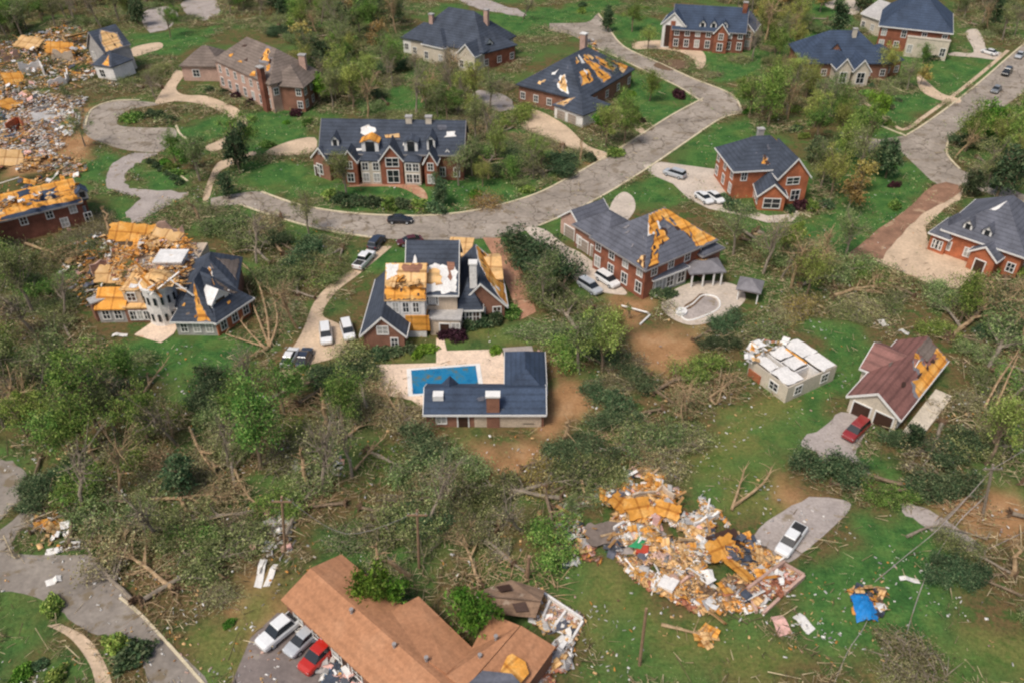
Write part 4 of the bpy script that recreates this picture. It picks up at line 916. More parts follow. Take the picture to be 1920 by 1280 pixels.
# ------------------------------------------------------------------ pool terrace and pool, round terrace, patios
def flat(name, px, m, z0, z1, parent=None):
    return MB().ext([G(x, y, z0) for x, y in px], (0, 0, z1 - z0)).build(name, M[m], parent)
tag(flat('pool_terrace', [(706,684),(818,681),(818,634),(832,634),(838,658),(940,655),(952,690),(1008,690),(1010,745),(800,775),(797,768),(772,750),(712,738)], 'deck', .03, .1), 'pale pink paved terrace round the blue rectangular pool', 'terrace')
tag(flat('parking_pad', [(942,653),(997,649),(1012,700),(956,700)], 'gravel', .03, .13), 'grey paved pad behind the pool house wing', 'paved pad')
wm, N, L, b = newmat('pool_water')
tc = N.new('ShaderNodeTexCoord').outputs['Object']
col, _ = noise_ramp(N, L, tc, .55, [(.35, (.01, .13, .28)), (.5, (.016, .19, .37)), (.58, (.05, .16, .23)), (.66, (.14, .14, .1))], 6, .7)
L.new(col, b.inputs['Base Color']); b.inputs['Roughness'].default_value = .12
tx = N.new('ShaderNodeTexNoise'); tx.inputs['Scale'].default_value = 3; L.new(tc, tx.inputs['Vector'])
bp = N.new('ShaderNodeBump'); bp.inputs['Strength'].default_value = .25; bp.inputs['Distance'].default_value = .1; L.new(tx.outputs[0], bp.inputs['Height']); L.new(bp.outputs[0], b.inputs['Normal'])
M['water'] = wm
pc = [G(*p) for p in ((774,740), (899,733), (892,686), (771,695))]
pool = thing('swimming_pool', 'rectangular blue swimming pool strewn with floating twigs on a pale terrace', 'pool', (0, 0, 0))
MB().ext([p + Vector((0, 0, .105)) for p in pc], (0, 0, .02)).build('water', M['water'], pool)
mid = sum(pc, Vector()) / 4; q = MB()
for i in range(4):
    a, c_ = pc[i], pc[(i + 1) % 4]; a2 = a + (a - mid).normalized() * .75; c2 = c_ + (c_ - mid).normalized() * .75
    q.ext([p + Vector((0, 0, .103)) for p in (a, c_, c2, a2)], (0, 0, .07))
q.build('coping', M['trim'], pool)
E_ = lambda cx, cy, rx, ry, n=28: [(cx + rx * math.cos(2 * math.pi * i / n), cy + ry * math.sin(2 * math.pi * i / n)) for i in range(n)]
tag(flat('round_terrace', sm([(1242,565),(1262,545),(1300,530),(1345,528),(1385,538),(1398,560),(1380,580),(1345,600),(1300,610),(1265,600),(1243,582)], 4, True), 'paleconcrete', .03, .1), 'round pale terrace with a drained kidney shaped pool', 'terrace')
sp = thing('empty_pool', 'drained kidney shaped pool sunk in the round pale terrace', 'pool')
flat('pool_floor', sm([(1278,585),(1300,572),(1318,556),(1340,560),(1345,575),(1325,588),(1290,598)], 4, True), 'gravel', .102, .125, sp)
kp = [G(x, y, .16) for x, y in sm([(1275,586),(1299,570),(1318,554),(1344,558),(1349,576),(1327,590),(1290,601)], 4, True)]
MB().tube(kp + [kp[0]], .16, 6).build('coping', M['trim'], sp)
flat('plant_bed', sm([(1283,574),(1300,563),(1312,552),(1322,553),(1310,566),(1292,580)], 4, True), 'soil', .13, .2, sp)
tag(MB().ext([G(x, y, .03) for x, y in E_(1277, 588, 11, 7)], (0, 0, .5)).build('hot_tub', M['trim']), 'small round white hot tub at the edge of the round terrace', 'hot tub')
tag(flat('patio', [(252,628),(290,601),(337,606),(326,626),(302,643)], 'deck', .03, .12), 'pinkish stone patio below the round white turret', 'patio')
tag(flat('planting_bed', sm([(1225,122),(1260,112),(1290,118),(1290,128),(1250,132)], 4, True), 'soil', .03, .1), 'dark planted bed inside the curved tan drive', 'flower bed')
for pts, lab in (([(1160,570),(1212,588),(1218,590),(1205,612),(1198,606)], 'broken white gutter lying bent on the bare soil below the grey shingle house'),):
    tag(MB().tube([G(1165,573,.6), G(1213,586,.5), G(1219,590,.4), G(1200,608,.3)], .16, 5).build('gutter', M['trim']), lab, 'gutter')

# ------------------------------------------------------------------ cars
PT = {k: paint('car_paint_' + k, c, .28, 0, .5, .5) for k, c in dict(white=(.78, .78, .77), silver=(.45, .47, .49), black=(.015, .016, .02), navy=(.03, .04, .065), red=(.5, .025, .015), maroon=(.28, .03, .03), oxblood=(.09, .014, .014), grey=(.2, .21, .22)).items()}
M['tyre'] = surf('tyre_rubber', (.02, .02, .02), .2, 3, .9); M['bedliner'] = surf('black_bed_liner', (.03, .03, .032), .2, 3, .9); M['lamp'] = paint('headlight_lens', (.8, .8, .78), .1); M['tail'] = paint('tail_light_lens', (.3, .01, .01), .2)
def loft(secs):
    q = MB(); n = 8
    for x, hw, z0, z1 in secs:
        zm = z0 + (z1 - z0) * .7
        q.v += [(x, -hw * .9, z0), (x, -hw, z0 + .1), (x, -hw, zm), (x, -hw * .88, z1), (x, hw * .88, z1), (x, hw, zm), (x, hw, z0 + .1), (x, hw * .9, z0)]
    for i in range(len(secs) - 1):
        for k in range(n): q.f.append((i * n + k, i * n + (k + 1) % n, (i + 1) * n + (k + 1) % n, (i + 1) * n + k))
    q.f.append(tuple(range(n))); q.f.append(tuple(range(len(secs) * n - n, len(secs) * n))[::-1])
    return q
def frustum(b, t):
    q = MB(); q.v = [(b[0], -b[2], b[3]), (b[1], -b[2] * .96, b[3]), (b[1], b[2] * .96, b[3]), (b[0], b[2], b[3]), (t[0], -t[2], t[3]), (t[1], -t[2], t[3]), (t[1], t[2], t[3]), (t[0], t[2], t[3])]
    q.f = [(3, 2, 1, 0), (4, 5, 6, 7), (0, 1, 5, 4), (1, 2, 6, 5), (2, 3, 7, 6), (3, 0, 4, 7)]; return q
CARPX = []
def car(kind, at, nose, col, label, group=None, scale=1.0):
    p = G(at[0], at[1], .6); d = G(nose[0], nose[1], .6) - p
    name = {'sedan': 'sedan', 'suv': 'sport_utility_car', 'pickup': 'pickup_truck'}[kind]
    o = thing(name, label, {'sedan': 'car', 'suv': 'car', 'pickup': 'pickup truck'}[kind], (p.x, p.y, .036), math.atan2(d.y, d.x), group)
    o.scale = (scale,) * 3
    CARPX.append((p.x, p.y)); m = PT[col]
    if kind == 'sedan':
        loft([(-2.36, .66, .45, .8), (-2.2, .86, .3, .97), (-1.3, .9, .24, 1.0), (.9, .9, .24, .98), (1.9, .87, .26, .86), (2.22, .8, .3, .76), (2.36, .6, .42, .66)]).build('body', m, o)
        frustum((-1.85, 1.2, .78, .985), (-1.0, .35, .6, 1.42)).build('car_windows', M['glass'], o); frustum((-1.08, .42, .61, 1.405), (-1.0, .34, .58, 1.47)).build('roof_panel', m, o); wx, zl, xf_, xr = (1.4, -1.4), .66, 2.24, -2.26
    elif kind == 'suv':
        loft([(-2.4, .75, .45, .95), (-2.3, .9, .35, 1.08), (-1.3, .94, .28, 1.1), (1.0, .94, .28, 1.1), (2.0, .92, .3, 1.02), (2.32, .84, .34, .92), (2.42, .66, .45, .8)]).build('body', m, o)
        frustum((-2.3, 1.35, .84, 1.085), (-2.0, .55, .68, 1.68)).build('car_windows', M['glass'], o); frustum((-2.06, .6, .7, 1.66), (-1.98, .52, .66, 1.76)).build('roof_panel', m, o); wx, zl, xf_, xr = (1.45, -1.45), .78, 2.3, -2.34
    else:
        loft([(-2.9, .9, .5, 1.1), (-2.8, .96, .42, 1.18), (-.9, .97, .38, 1.18), (1.3, .97, .38, 1.14), (2.5, .95, .4, 1.1), (2.8, .9, .42, 1.0), (2.92, .75, .5, .86)]).build('body', m, o)
        frustum((-1.0, 1.55, .88, 1.13), (-.75, .8, .7, 1.82)).build('car_windows', M['glass'], o); frustum((-.82, .88, .72, 1.79), (-.72, .78, .68, 1.9)).build('roof_panel', m, o)
        MB().box(-2.72, -1.12, -.76, .76, 1.0, 1.19).build('truck_bed', M['bedliner'], o); wx, zl, xf_, xr = (1.85, -1.85), .85, 2.8, -2.86
    r = .4 if kind == 'pickup' else .35
    for x in wx:
        for s in (-1, 1):
            wh = MB().tube([(x, s * .74, r), (x, s * .96, r)], r, 12).build('wheel', M['tyre'], o); MB().tube([(x, s * .955, r), (x, s * .985, r)], r * .6, 10).build('rim', PT['silver'], wh)
    for s in (-1, 1):
        MB().box(xf_ - .12, xf_ + .06, s * .62 - .16, s * .62 + .16, zl - .08, zl + .1).build('headlight', M['lamp'], o); MB().box(xr - .06, xr + .12, s * .68 - .12, s * .68 + .12, zl, zl + .22).build('tail_light', M['tail'], o)
    return o
car('sedan', (750,412), (790,413), 'black', 'black sedan driving alone along the curving street')
car('suv', (706,455), (720,438), 'navy', 'dark blue car parked at the top of the long tan driveway')
car('pickup', (683,488), (698,472), 'white', 'white pickup behind the dark blue car on the long tan driveway')
car('sedan', (768,452), (735,458), 'oxblood', 'dark maroon car half hidden behind the stripped white house')
car('suv', (611,627), (614,655), 'white', 'white car facing the camera, left one of two side by side on the tan drive')
car('suv', (652,620), (660,648), 'white', 'white car facing the camera beside the gable of the stripped house')
car('sedan', (543,670), (556,645), 'white', 'white car parked askew at the lower end of the tan drive')
car('sedan', (570,670), (581,645), 'navy', 'dark navy car right beside the askew white car on the tan drive')
car('suv', (1106,538), (1132,555), 'silver', 'silver car, outer of the two on the wide pale driveway')
car('suv', (1139,525), (1162,540), 'white', 'white car next to the brick wall on the wide pale driveway')
car('suv', (1265,326), (1245,320), 'silver', 'silver car at the head of the pale concrete apron')
car('sedan', (1320,371), (1338,384), 'white', 'white car, left one of the pair below the orange brick house')
car('sedan', (1341,370), (1358,382), 'white', 'white car nearest the shrubs below the orange brick house')
car('suv', (1605,806), (1590,820), 'maroon', 'red car parked in front of the two door garage')
car('pickup', (1483,1012), (1466,1036), 'white', 'white pickup with a black bed on the grey drive by the rubble', scale=.93)
car('pickup', (530,1178), (503,1200), 'white', 'white pickup parked under the edge of the terracotta roof')
car('sedan', (569,1197), (552,1213), 'silver', 'silver car half buried under debris between pickup and red car', scale=.95)
car('suv', (600,1226), (578,1248), 'red', 'bright red car parked beside the terracotta building')
car('sedan', (1855,98), (1835,92), 'white', 'white car on the pale drive near the big blue roof')
car('suv', (1888,136), (1872,152), 'black', 'black car parked on the upper right street')
car('sedan', (1868,168), (1860,176), 'grey', 'small grey car behind the black car on the upper right street')
car('sedan', (1912,104), (1898,118), 'silver', 'silver car at the top of the upper right street')

# ------------------------------------------------------------------ plants: a library of meshes, then copies
def leafcloud(cen, s0, s1, rg, up=.4, asp=.55):
    n = len(cen)
    nrm = rg.normal(size=(n, 3)); nrm[:, 2] += up * 2; nrm /= np.linalg.norm(nrm, axis=1)[:, None]
    t = rg.normal(size=(n, 3)); u = np.cross(nrm, t); u /= np.linalg.norm(u, axis=1)[:, None]; v = np.cross(nrm, u)
    s = rg.uniform(s0, s1, n)[:, None]
    u, v = u * s, v * s * asp
    V = np.stack([cen - u, cen + v, cen + u, cen - v], 1).reshape(-1, 3)
    return V, np.arange(n * 4).reshape(n, 4)
def clumps(cs, per, sig, rg):
    cs = np.asarray(cs); k = rg.integers(0, len(cs), per * len(cs))
    return cs[k] + rg.normal(size=(len(k), 3)) * np.asarray(sig)
LIB = {}
def standing(key, h, r, mat, nclump=24, per=75, sparse=1.0, seed=0, leaf=(.14, .32), bark='bark', sig=.6, crown=(.62, .36)):
    rg = np.random.default_rng(seed); rr = random.Random(seed)
    d = rg.normal(size=(nclump, 3)); d /= np.linalg.norm(d, axis=1)[:, None]
    cs = d * (rg.random(nclump) ** .45)[:, None] * np.array([r, r, h * crown[1]]); cs *= rg.uniform(.6, 1.25, (nclump, 1)); cs[:, :2] += rg.normal(0, r * .16, 2); cs[:, 2] = np.maximum(cs[:, 2] + h * crown[0], h * .16)
    wt = rg.random(nclump) ** 1.6 + .12; kk = rg.choice(nclump, int(per * sparse) * nclump, p=wt / wt.sum()); sg = (sig * rg.uniform(.55, 1.35, nclump))[kk][:, None]
    V, Fq = leafcloud(cs[kk] + rg.normal(size=(len(kk), 3)) * sg * np.array([1, 1, .75]), leaf[0], leaf[1], rg, .15)
    crown_me = np_mesh('crown', V, Fq, M[mat])
    t = MB(); bend = [Vector((rr.uniform(-.15, .15) * i, rr.uniform(-.15, .15) * i, h * .78 * i / 4)) for i in range(5)]
    t.tube(bend, [.04 * h ** .8, .034 * h ** .8, .026 * h ** .8, .018 * h ** .8, .03], 7)
    for i, c_ in enumerate(cs[:int(nclump * .8)]):
        k = rr.uniform(.35, .9); a = bend[0].lerp(bend[4], k); e = Vector(c_); m_ = a.lerp(e, .5) + Vector((0, 0, -.25))
        t.tube([a, m_, e, e + (e - a) * .18], [.07, .05, .03, .012], 4, False)
        for j in range(3):
            f = e + Vector((rr.gauss(0, .7), rr.gauss(0, .7), rr.uniform(-.1, .9))); t.tube([m_.lerp(e, rr.random()), f], [.025, .01], 3, False)
    LIB[key] = ('crown', crown_me, t.mesh('trunk', M[bark]), h, r)
def fallen(key, Ln, mat, per, seed, bark='bark', spread=2.4, leaf=(.14, .3), limbs=16, twigs=5, rise=1.0):
    rg = np.random.default_rng(seed); rr = random.Random(seed); t = MB(); cs = []
    ax = [Vector((Ln * i / 6, rr.uniform(-.2, .2) * i * .5, .45 + .06 * i + rr.uniform(-.05, .1))) for i in range(7)]
    t.tube(ax, [.25, .22, .19, .15, .12, .08, .03], 7)
    for i in range(limbs):
        k = rr.uniform(.3, .98); p = ax[0].lerp(ax[6], k); a = rr.uniform(-1, 1); an = rr.uniform(.5, 1.1) * (1 if a > 0 else -1)
        ln = spread * rr.uniform(.6, 1.3) * (1.15 - .6 * k)
        e = p + Vector((ln * math.cos(an), ln * math.sin(an), rr.uniform(-.35, .9) * rise)); e.z = max(.15, e.z)
        m_ = p.lerp(e, .55) + Vector((0, 0, rr.uniform(0, .35)))
        t.tube([p, m_, e], [.1 * (1.2 - k), .06, .02], 4, False); cs += [tuple(e), tuple(m_), tuple(m_.lerp(e, .5))]
        for j in range(twigs):
            s_ = p.lerp(e, rr.uniform(.3, 1)); f = s_ + Vector((rr.uniform(-.2, 1.1), rr.gauss(0, .7), rr.uniform(-.3, .7))); t.tube([s_, f], [.028, .01], 3, False); cs.append(tuple(f))
    root = MB(); pl = []
    for i in range(14):
        a = 2 * math.pi * i / 14; q = rr.uniform(.45, .95); root.tube([(0, 0, .5), (-.15 + rr.uniform(-.2, .1), math.cos(a) * q * .6, .5 + math.sin(a) * q * .5), (-.3 + rr.uniform(-.3, .2), math.cos(a) * q, max(.05, .55 + math.sin(a) * q))], [.2, .1, .03], 5)
    parts = [('trunk', t.mesh('trunk', M[bark])), ('root_plate', root.mesh('root_plate', M['soil']))]
    if per:
        V, Fq = leafcloud(clumps(cs, per, (.42, .42, .28), rg), leaf[0], leaf[1], rg); V[:, 2] = np.maximum(V[:, 2], .05)
        parts.insert(0, ('foliage', np_mesh('foliage', V, Fq, M[mat])))
    LIB[key] = ('fallen', parts, Ln)
def heap(key, r, mat, n, seed, bark='greybark', tw=120, hh=1.5, leaf=(.05, .14)):
    rg = np.random.default_rng(seed); rr = random.Random(seed); t = MB(); cs = []
    for i in range(tw):
        a = rr.uniform(0, 6.28); q = r * math.sqrt(rr.random()); p = Vector((q * math.cos(a), q * math.sin(a), rr.uniform(.05, hh * .6) * (1.1 - q / r * .8)))
        d = Vector((rr.gauss(0, 1), rr.gauss(0, 1), rr.uniform(-.15, .55))).normalized() * rr.uniform(.8, 2.2); e = p + d; e.z = max(.05, e.z)
        t.tube([p, p.lerp(e, .5) + Vector((0, 0, .1)), e], [rr.uniform(.03, .075), .035, .012], 4, False); cs += [tuple(p), tuple(p.lerp(e, .6)), tuple(e)]
    parts = [('branches', t.mesh('branches', M[bark]))]
    if n:
        V, Fq = leafcloud(clumps(cs, n, (.4, .4, .25), rg), leaf[0], leaf[1], rg); V[:, 2] = np.maximum(V[:, 2], .04)
        parts.insert(0, ('foliage', np_mesh('foliage', V, Fq, M[mat])))
    LIB[key] = ('heap', parts, r)
def shrub(key, r, mat, n, seed, hz=.8, leaf=(.1, .22)):
    rg = np.random.default_rng(seed); d = rg.normal(size=(n, 3)); d /= np.linalg.norm(d, axis=1)[:, None]; d[:, 2] = np.abs(d[:, 2])
    lump = 1 + .22 * np.sin(d[:, 0] * 5 + seed) * np.cos(d[:, 1] * 4 + seed * 2)
    c_ = d * (r * lump * rg.uniform(.62, 1.05, n))[:, None] * np.array([1, 1, hz]); c_[:, 2] += .15
    V, Fq = leafcloud(c_, leaf[0], leaf[1], rg); t = MB(); rr = random.Random(seed)
    for i in range(7): t.tube([(0, 0, 0), (rr.gauss(0, .4) * r, rr.gauss(0, .4) * r, r * hz * .8)], [.06, .02], 4, False)
    LIB[key] = ('shrub', [('foliage', np_mesh('foliage', V, Fq, M[mat])), ('stem', t.mesh('stem', M['bark']))], r)
for i in range(3):
    standing('green%d' % i, 9.5, 3.3, 'leafgreen', 40, 150, 1, 10 + i, leaf=(.07, .17))
    standing('yellow%d' % i, 8.5, 3.0, 'leafyellow', 36, 120, 1, 20 + i, leaf=(.06, .16))
    standing('olive%d' % i, 9.5, 3.2, 'leafolive', 38, 100, 1, 30 + i, leaf=(.06, .15), bark='greybark')
    standing('bare%d' % i, 9.5, 2.9, 'leafbrown', 30, 20, 1, 40 + i, leaf=(.06, .15), bark='palebark' if i == 1 else 'greybark')
    fallen('fdark%d' % i, 12, 'leafdark', 42, 50 + i, spread=2.4, limbs=24, leaf=(.07, .18), twigs=7)
    fallen('folive%d' % i, 11.5, 'leafolive', 20, 60 + i, bark='greybark', spread=3.0, leaf=(.06, .15), limbs=22, twigs=9)
    fallen('fbare%d' % i, 11, 'leafbrown', 4, 70 + i, bark='palebark' if i else 'greybark', spread=3.4, limbs=22, twigs=10, leaf=(.08, .18))
    fallen('fgreen%d' % i, 11, 'leafgreen', 26, 80 + i, spread=2.8, leaf=(.06, .16), limbs=20, twigs=8)
    heap('hbrown%d' % i, 2.7, 'leafbrown', 12, 90 + i); heap('holive%d' % i, 2.7, 'leafolive', 16, 100 + i); heap('hgreen%d' % i, 2.5, 'leafgreen', 16, 110 + i); heap('hgold%d' % i, 2.4, 'leafgold', 10, 115 + i)
    heap('hbare%d' % i, 2.6, 'leafbrown', 1, 118 + i, 'palebark', 75)
    shrub('sgreen%d' % i, 1.3, 'leafgreen', 900, 120 + i); shrub('sdark%d' % i, 1.2, 'leafdark', 850, 130 + i)
for i in range(2):
    standing('conifer%d' % i, 8.5, 2.3, 'leafdark', 34, 95, 1, 140 + i, crown=(.5, .45)); standing('bright%d' % i, 7.5, 2.8, 'leafbright', 26, 105, 1, 150 + i)
    shrub('syellow%d' % i, 1.25, 'leafbright', 900, 160 + i); shrub('spurple%d' % i, 1.3, 'leafpurple', 900, 170 + i); standing('gold%d' % i, 7.5, 2.6, 'leafgold', 22, 55, 1, 180 + i, bark='greybark')
def snapped(key, h, seed):
    rr = random.Random(seed); t = MB(); p = [Vector((rr.uniform(-.12, .12) * i, rr.uniform(-.12, .12) * i, h * i / 5)) for i in range(6)]
    t.tube(p, [.34, .28, .25, .22, .2, .12], 7)
    for i in range(5): a = p[5]; t.tube([a, a + Vector((rr.gauss(0, .3), rr.gauss(0, .3), rr.uniform(.3, 1.1)))], [.12, .01], 4)
    for i in range(6): a = p[0].lerp(p[5], rr.uniform(.4, 1)); t.tube([a, a + Vector((rr.gauss(0, .8), rr.gauss(0, .8), rr.uniform(-.6, 1.0)))], [.08, .02], 4)
    LIB[key] = ('snap', t.mesh('snapped_trunk', M['palebark']), h)
for i in range(3): snapped('snap%d' % i, 4.5 + i, 190 + i)

LOOK = dict(green='spring green leafy tree', yellow='yellow green leafy tree', olive='olive grey thin leaved tree', bare='bare brown twigged tree', conifer='dark green conifer', bright='bright green rounded tree', gold='golden brown tree',
            fdark='dark green uprooted conifer', folive='olive leaved fallen tree', fbare='bare pale fallen tree', fgreen='green leaved fallen tree',
            hbrown='brown heap of broken branches', holive='olive heap of broken branches', hgreen='green leafy branch heap', hgold='golden dry branch heap', hbare='pale bare branch heap',
            sgreen='green rounded shrub', sdark='dark green rounded shrub', syellow='bright green low shrub', spurple='purple leaved shrub', snap='pale snapped trunk')
KNAME = dict(crown='leafy_tree', fallen='fallen_tree', heap='branch_heap', shrub='shrub', snap='snapped_trunk')
KCAT = dict(crown='tree', fallen='fallen tree', heap='branch heap', shrub='shrub', snap='tree trunk')
KGRP = dict(crown='trees still standing', fallen='trees felled by the storm', heap='heaps of broken branches', shrub='shrubs round the houses', snap='snapped tree trunks')
MARKS = {'mansion': 'the taupe mansion', 'slate': 'the long slate house', 'hipped': 'the wide hipped house', 'torn': 'the torn-shingle house', 'gabled': 'the white-gabled house', 'hidden': 'the half hidden house',
         'blue': 'the big blue roof', 'orange': 'the orange brick house', 'greyblue': 'the grey blue house', 'grey': 'the orange-striped grey house', 'stripped': 'the stripped white house', 'poolhouse': 'the pool house',
         'shattered': 'the turreted mansion', 'leftbrick': 'the red brick ruin', 'brown': 'the brown roofed house', 'white': 'the roofless white building', 'terracotta': 'the terracotta building', 'flattened': 'the flattened house', 'fragment': 'the leaning blue remnant'}
MPX = {'mansion': (455,140), 'slate': (735,280), 'hipped': (860,80), 'torn': (1045,160), 'gabled': (1325,55), 'hidden': (1600,120), 'blue': (1710,60), 'orange': (1430,330), 'greyblue': (1850,440), 'grey': (1215,480), 'stripped': (810,570),
       'poolhouse': (900,740), 'shattered': (325,560), 'leftbrick': (70,390), 'brown': (1690,730), 'white': (1478,690), 'terracotta': (760,1190), 'flattened': (1290,1040), 'fragment': (200,110)}
XTRA = {'the lower left road': (130,1080), 'the parking lot': (530,1240), 'the cul-de-sac': (240,240), 'the round terrace': (1320,570), 'the blue tarp': (1618,1140), 'the left edge wood': (90,800), 'the red parked car': (1605,806),
        'the bare orange soil': (1800,950), 'the mid wood gap': (480,850), 'the junction of streets': (1745,275), 'the fork of streets': (1345,200), 'the lone black sedan': (750,412), 'the twin white strips': (490,1075), 'the fallen cable': (1760,1050)}
MK = {MARKS[k]: G(*MPX[k]) for k in MARKS}; MK.update({k: G(*v) for k, v in XTRA.items()})
ORD = 'first second third fourth fifth sixth seventh eighth ninth tenth eleventh twelfth thirteenth fourteenth fifteenth sixteenth seventeenth eighteenth nineteenth twentieth'.split()
ORD += ['twenty-' + w for w in ORD[:9]] + ['thirtieth'] + ['thirty-' + w for w in ORD[:9]] + ['fortieth'] + ['forty-' + w for w in ORD[:9]] + ['fiftieth'] + ['fifty-' + w for w in ORD[:9]]
PEND = []
def relabel():
    """labels: look + side of the nearest landmark, and where several share that, their order outward from it"""
    gr = {}
    for o, look in PEND:
        p = Vector((o.location.x, o.location.y, 0)); px, py = PX(p.x, p.y)
        lm = min(MK, key=lambda k: (MK[k] - p).length); q = MK[lm]; qx, qy = PX(q.x, q.y); dx, dy = px - qx, (py - qy) * 1.7
        rel = ('in front of' if dy > 0 else 'behind') if abs(dy) > abs(dx) else ('right of' if dx > 0 else 'left of')
        gr.setdefault((look, rel, lm), []).append(((q - p).length, o))
    for (look, rel, lm), l in gr.items():
        l.sort(key=lambda t: t[0])
        for i, (_, o) in enumerate(l):
            o['label'] = f'{look} {rel} {lm}' + (f', {ORD[min(i, len(ORD) - 1)]} out from it' if len(l) > 1 else '')
def plant(key, x, y, rz=None, sc=1.0, tilt=(0, 0), z=0.0, zs=1.0, label=None):
    e = LIB[key]; kind = e[0]; look = LOOK[key.rstrip('0123456789')]
    if rz is None: rz = R.uniform(0, 6.283)
    if kind == 'snap':
        o = link('snapped_trunk', e[1]); o.location = (x, y, z)
    else:
        nm_ = {'bare': 'stripped_tree', 'conifer': 'conifer', 'fdark': 'fallen_conifer'}.get(key.rstrip('0123456789'), KNAME[kind]); o = thing(nm_, None, None, (x, y, z))
        for nm, me in ([('crown', e[1]), ('trunk', e[2])] if kind == 'crown' else e[1]): link(nm, me, o)
    if kind == 'crown': zs = R.uniform(1.02, 1.32)
    e_ = R.uniform(.72, 1.4) if kind in ('heap', 'shrub') else 1.0
    o.rotation_euler = (tilt[0], tilt[1], rz); o.scale = (sc * e_, sc / e_, sc * zs)
    tag(o, label, KCAT[kind], KGRP[kind])
    if not label:
        if kind == 'crown': look = ('tall ' if sc > 1.08 else 'small ' if sc < .85 else '') + look
        elif kind == 'fallen': look = ('long ' if sc > 1.05 else 'short ' if sc < .85 else '') + look
        PEND.append((o, look))
    return o
# ------------------------------------------------------------------ where plants and debris may stand
SIL = [[(335,100),(400,70),(447,50),(560,85),(585,140),(575,205),(540,212),(490,192),(400,168),(340,165)], [(583,250),(605,218),(875,232),(878,300),(855,338),(600,335)],
 [(752,60),(830,8),(900,10),(950,40),(972,90),(920,120),(840,95),(758,90)], [(966,150),(1020,95),(1090,68),(1122,85),(1115,222),(1075,228),(1030,210),(970,185)],
 [(1236,15),(1265,0),(1340,0),(1418,30),(1418,85),(1238,85)], [(1500,110),(1560,78),(1640,70),(1695,90),(1692,140),(1580,150)], [(1612,0),(1792,0),(1788,108),(1700,100),(1645,65)],
 [(1340,270),(1360,260),(1480,248),(1524,270),(1524,385),(1470,402),(1415,398),(1345,340)], [(1758,430),(1800,380),(1850,370),(1925,395),(1925,500),(1855,495),(1765,465)],
 [(1066,420),(1110,398),(1200,378),(1265,382),(1350,435),(1362,520),(1290,555),(1205,560),(1130,520),(1070,470)], [(670,530),(718,497),(758,455),(855,452),(950,485),(960,595),(900,615),(800,630),(700,665),(672,630)],
 [(698,678),(815,672),(815,628),(840,628),(845,652),(1000,642),(1028,740),(1026,805),(795,812),(786,772),(702,748)],
 [(165,540),(225,440),(370,430),(475,470),(478,600),(400,645),(300,652),(245,650),(170,612)], [(0,305),(80,312),(165,335),(165,395),(95,460),(0,455)],
 [(1375,660),(1480,625),(1565,660),(1480,745),(1390,705)], [(1585,735),(1635,650),(1700,620),(1805,655),(1805,725),(1690,812),(1580,775)],
 [(1040,960),(1150,905),(1230,870),(1345,950),(1480,1020),(1520,1080),(1430,1165),(1310,1160),(1150,1085)],
 [(528,1120),(600,1052),(650,1085),(700,1165),(790,1110),(830,1150),(890,1205),(905,1090),(1010,1090),(1100,1160),(1080,1200),(1045,1215),(1000,1290),(730,1290)],
 [(140,70),(210,45),(250,90),(240,140),(180,140)], [(1236,560),(1300,520),(1400,525),(1445,550),(1380,600),(1290,618)], [(1590,1090),(1665,1080),(1670,1170),(1595,1175)],
 [(1362,868),(1462,868),(1462,960),(1362,960)], [(1572,242),(1705,252),(1705,302),(1588,288)], [(1078,505),(1182,505),(1182,562),(1078,562)], [(1190,602),(1312,602),(1312,690),(1240,702),(1178,650)], [(1030,700),(1112,705),(1092,800),(1027,800)], [(872,815),(1005,815),(1000,870),(905,885)]]
NSIL = len(SIL)
for a, b in CARPX:
    u, v = PX(a, b, .6); SIL.append([(u - 27, v - 17), (u + 27, v - 17), (u + 27, v + 26), (u - 27, v + 26)])
SIL.append([(660,440),(735,440),(720,480),(670,520),(640,530)]); SIL.append([(515,640),(610,640),(600,700),(520,700)])
LAWN = LUSH + DRYG
_sx = lambda polys, px, py: any(bool(inpoly(px, py, p)) for p in polys)
GRID = {}
NL = [0]
def spaced(x, y, d):
    cx, cy = int(x // 4), int(y // 4)
    for i in range(cx - 1, cx + 2):
        for j in range(cy - 1, cy + 2):
            for (a, b) in GRID.get((i, j), ()):
                if (a - x) ** 2 + (b - y) ** 2 < d * d: return False
    return True
def mark(x, y): GRID.setdefault((int(x // 4), int(y // 4)), []).append((x, y))
def free(kind, x, y, rz, sc, lawn_ok):
    px, py = PX(x, y)
    if _sx(SIL, px, py) or _sx(HARD, px, py): return False
    if _sx(LAWN, px, py) and R.random() > lawn_ok: return False
    for a, b in CARPX:
        if (a - x) ** 2 + (b - y + 1.5) ** 2 < 9: return False
    if kind == 'crown': ck = [(x, y, 9 * sc), (x - 2.2 * sc, y, 5 * sc), (x + 2.2 * sc, y, 5 * sc), (x, y, 4 * sc)]
    elif kind == 'fallen': ck = [(x + math.cos(rz) * k * sc, y + math.sin(rz) * k * sc, .8) for k in (3, 6, 9, 11)]
    elif kind == 'heap': ck = [(x + 1.5, y, .5), (x - 1.5, y, .5), (x, y + 1.2, .6)]
    else: ck = [(x, y, 2)]
    for a, b, c_ in ck:
        u, v = PX(a, b, c_)
        if _sx(SIL, u, v) or (kind != 'crown' and _sx(HARD, u, v)): return False
        if kind == 'crown' and c_ < 8 * sc and _sx(HARD, u, v): return False
    return True
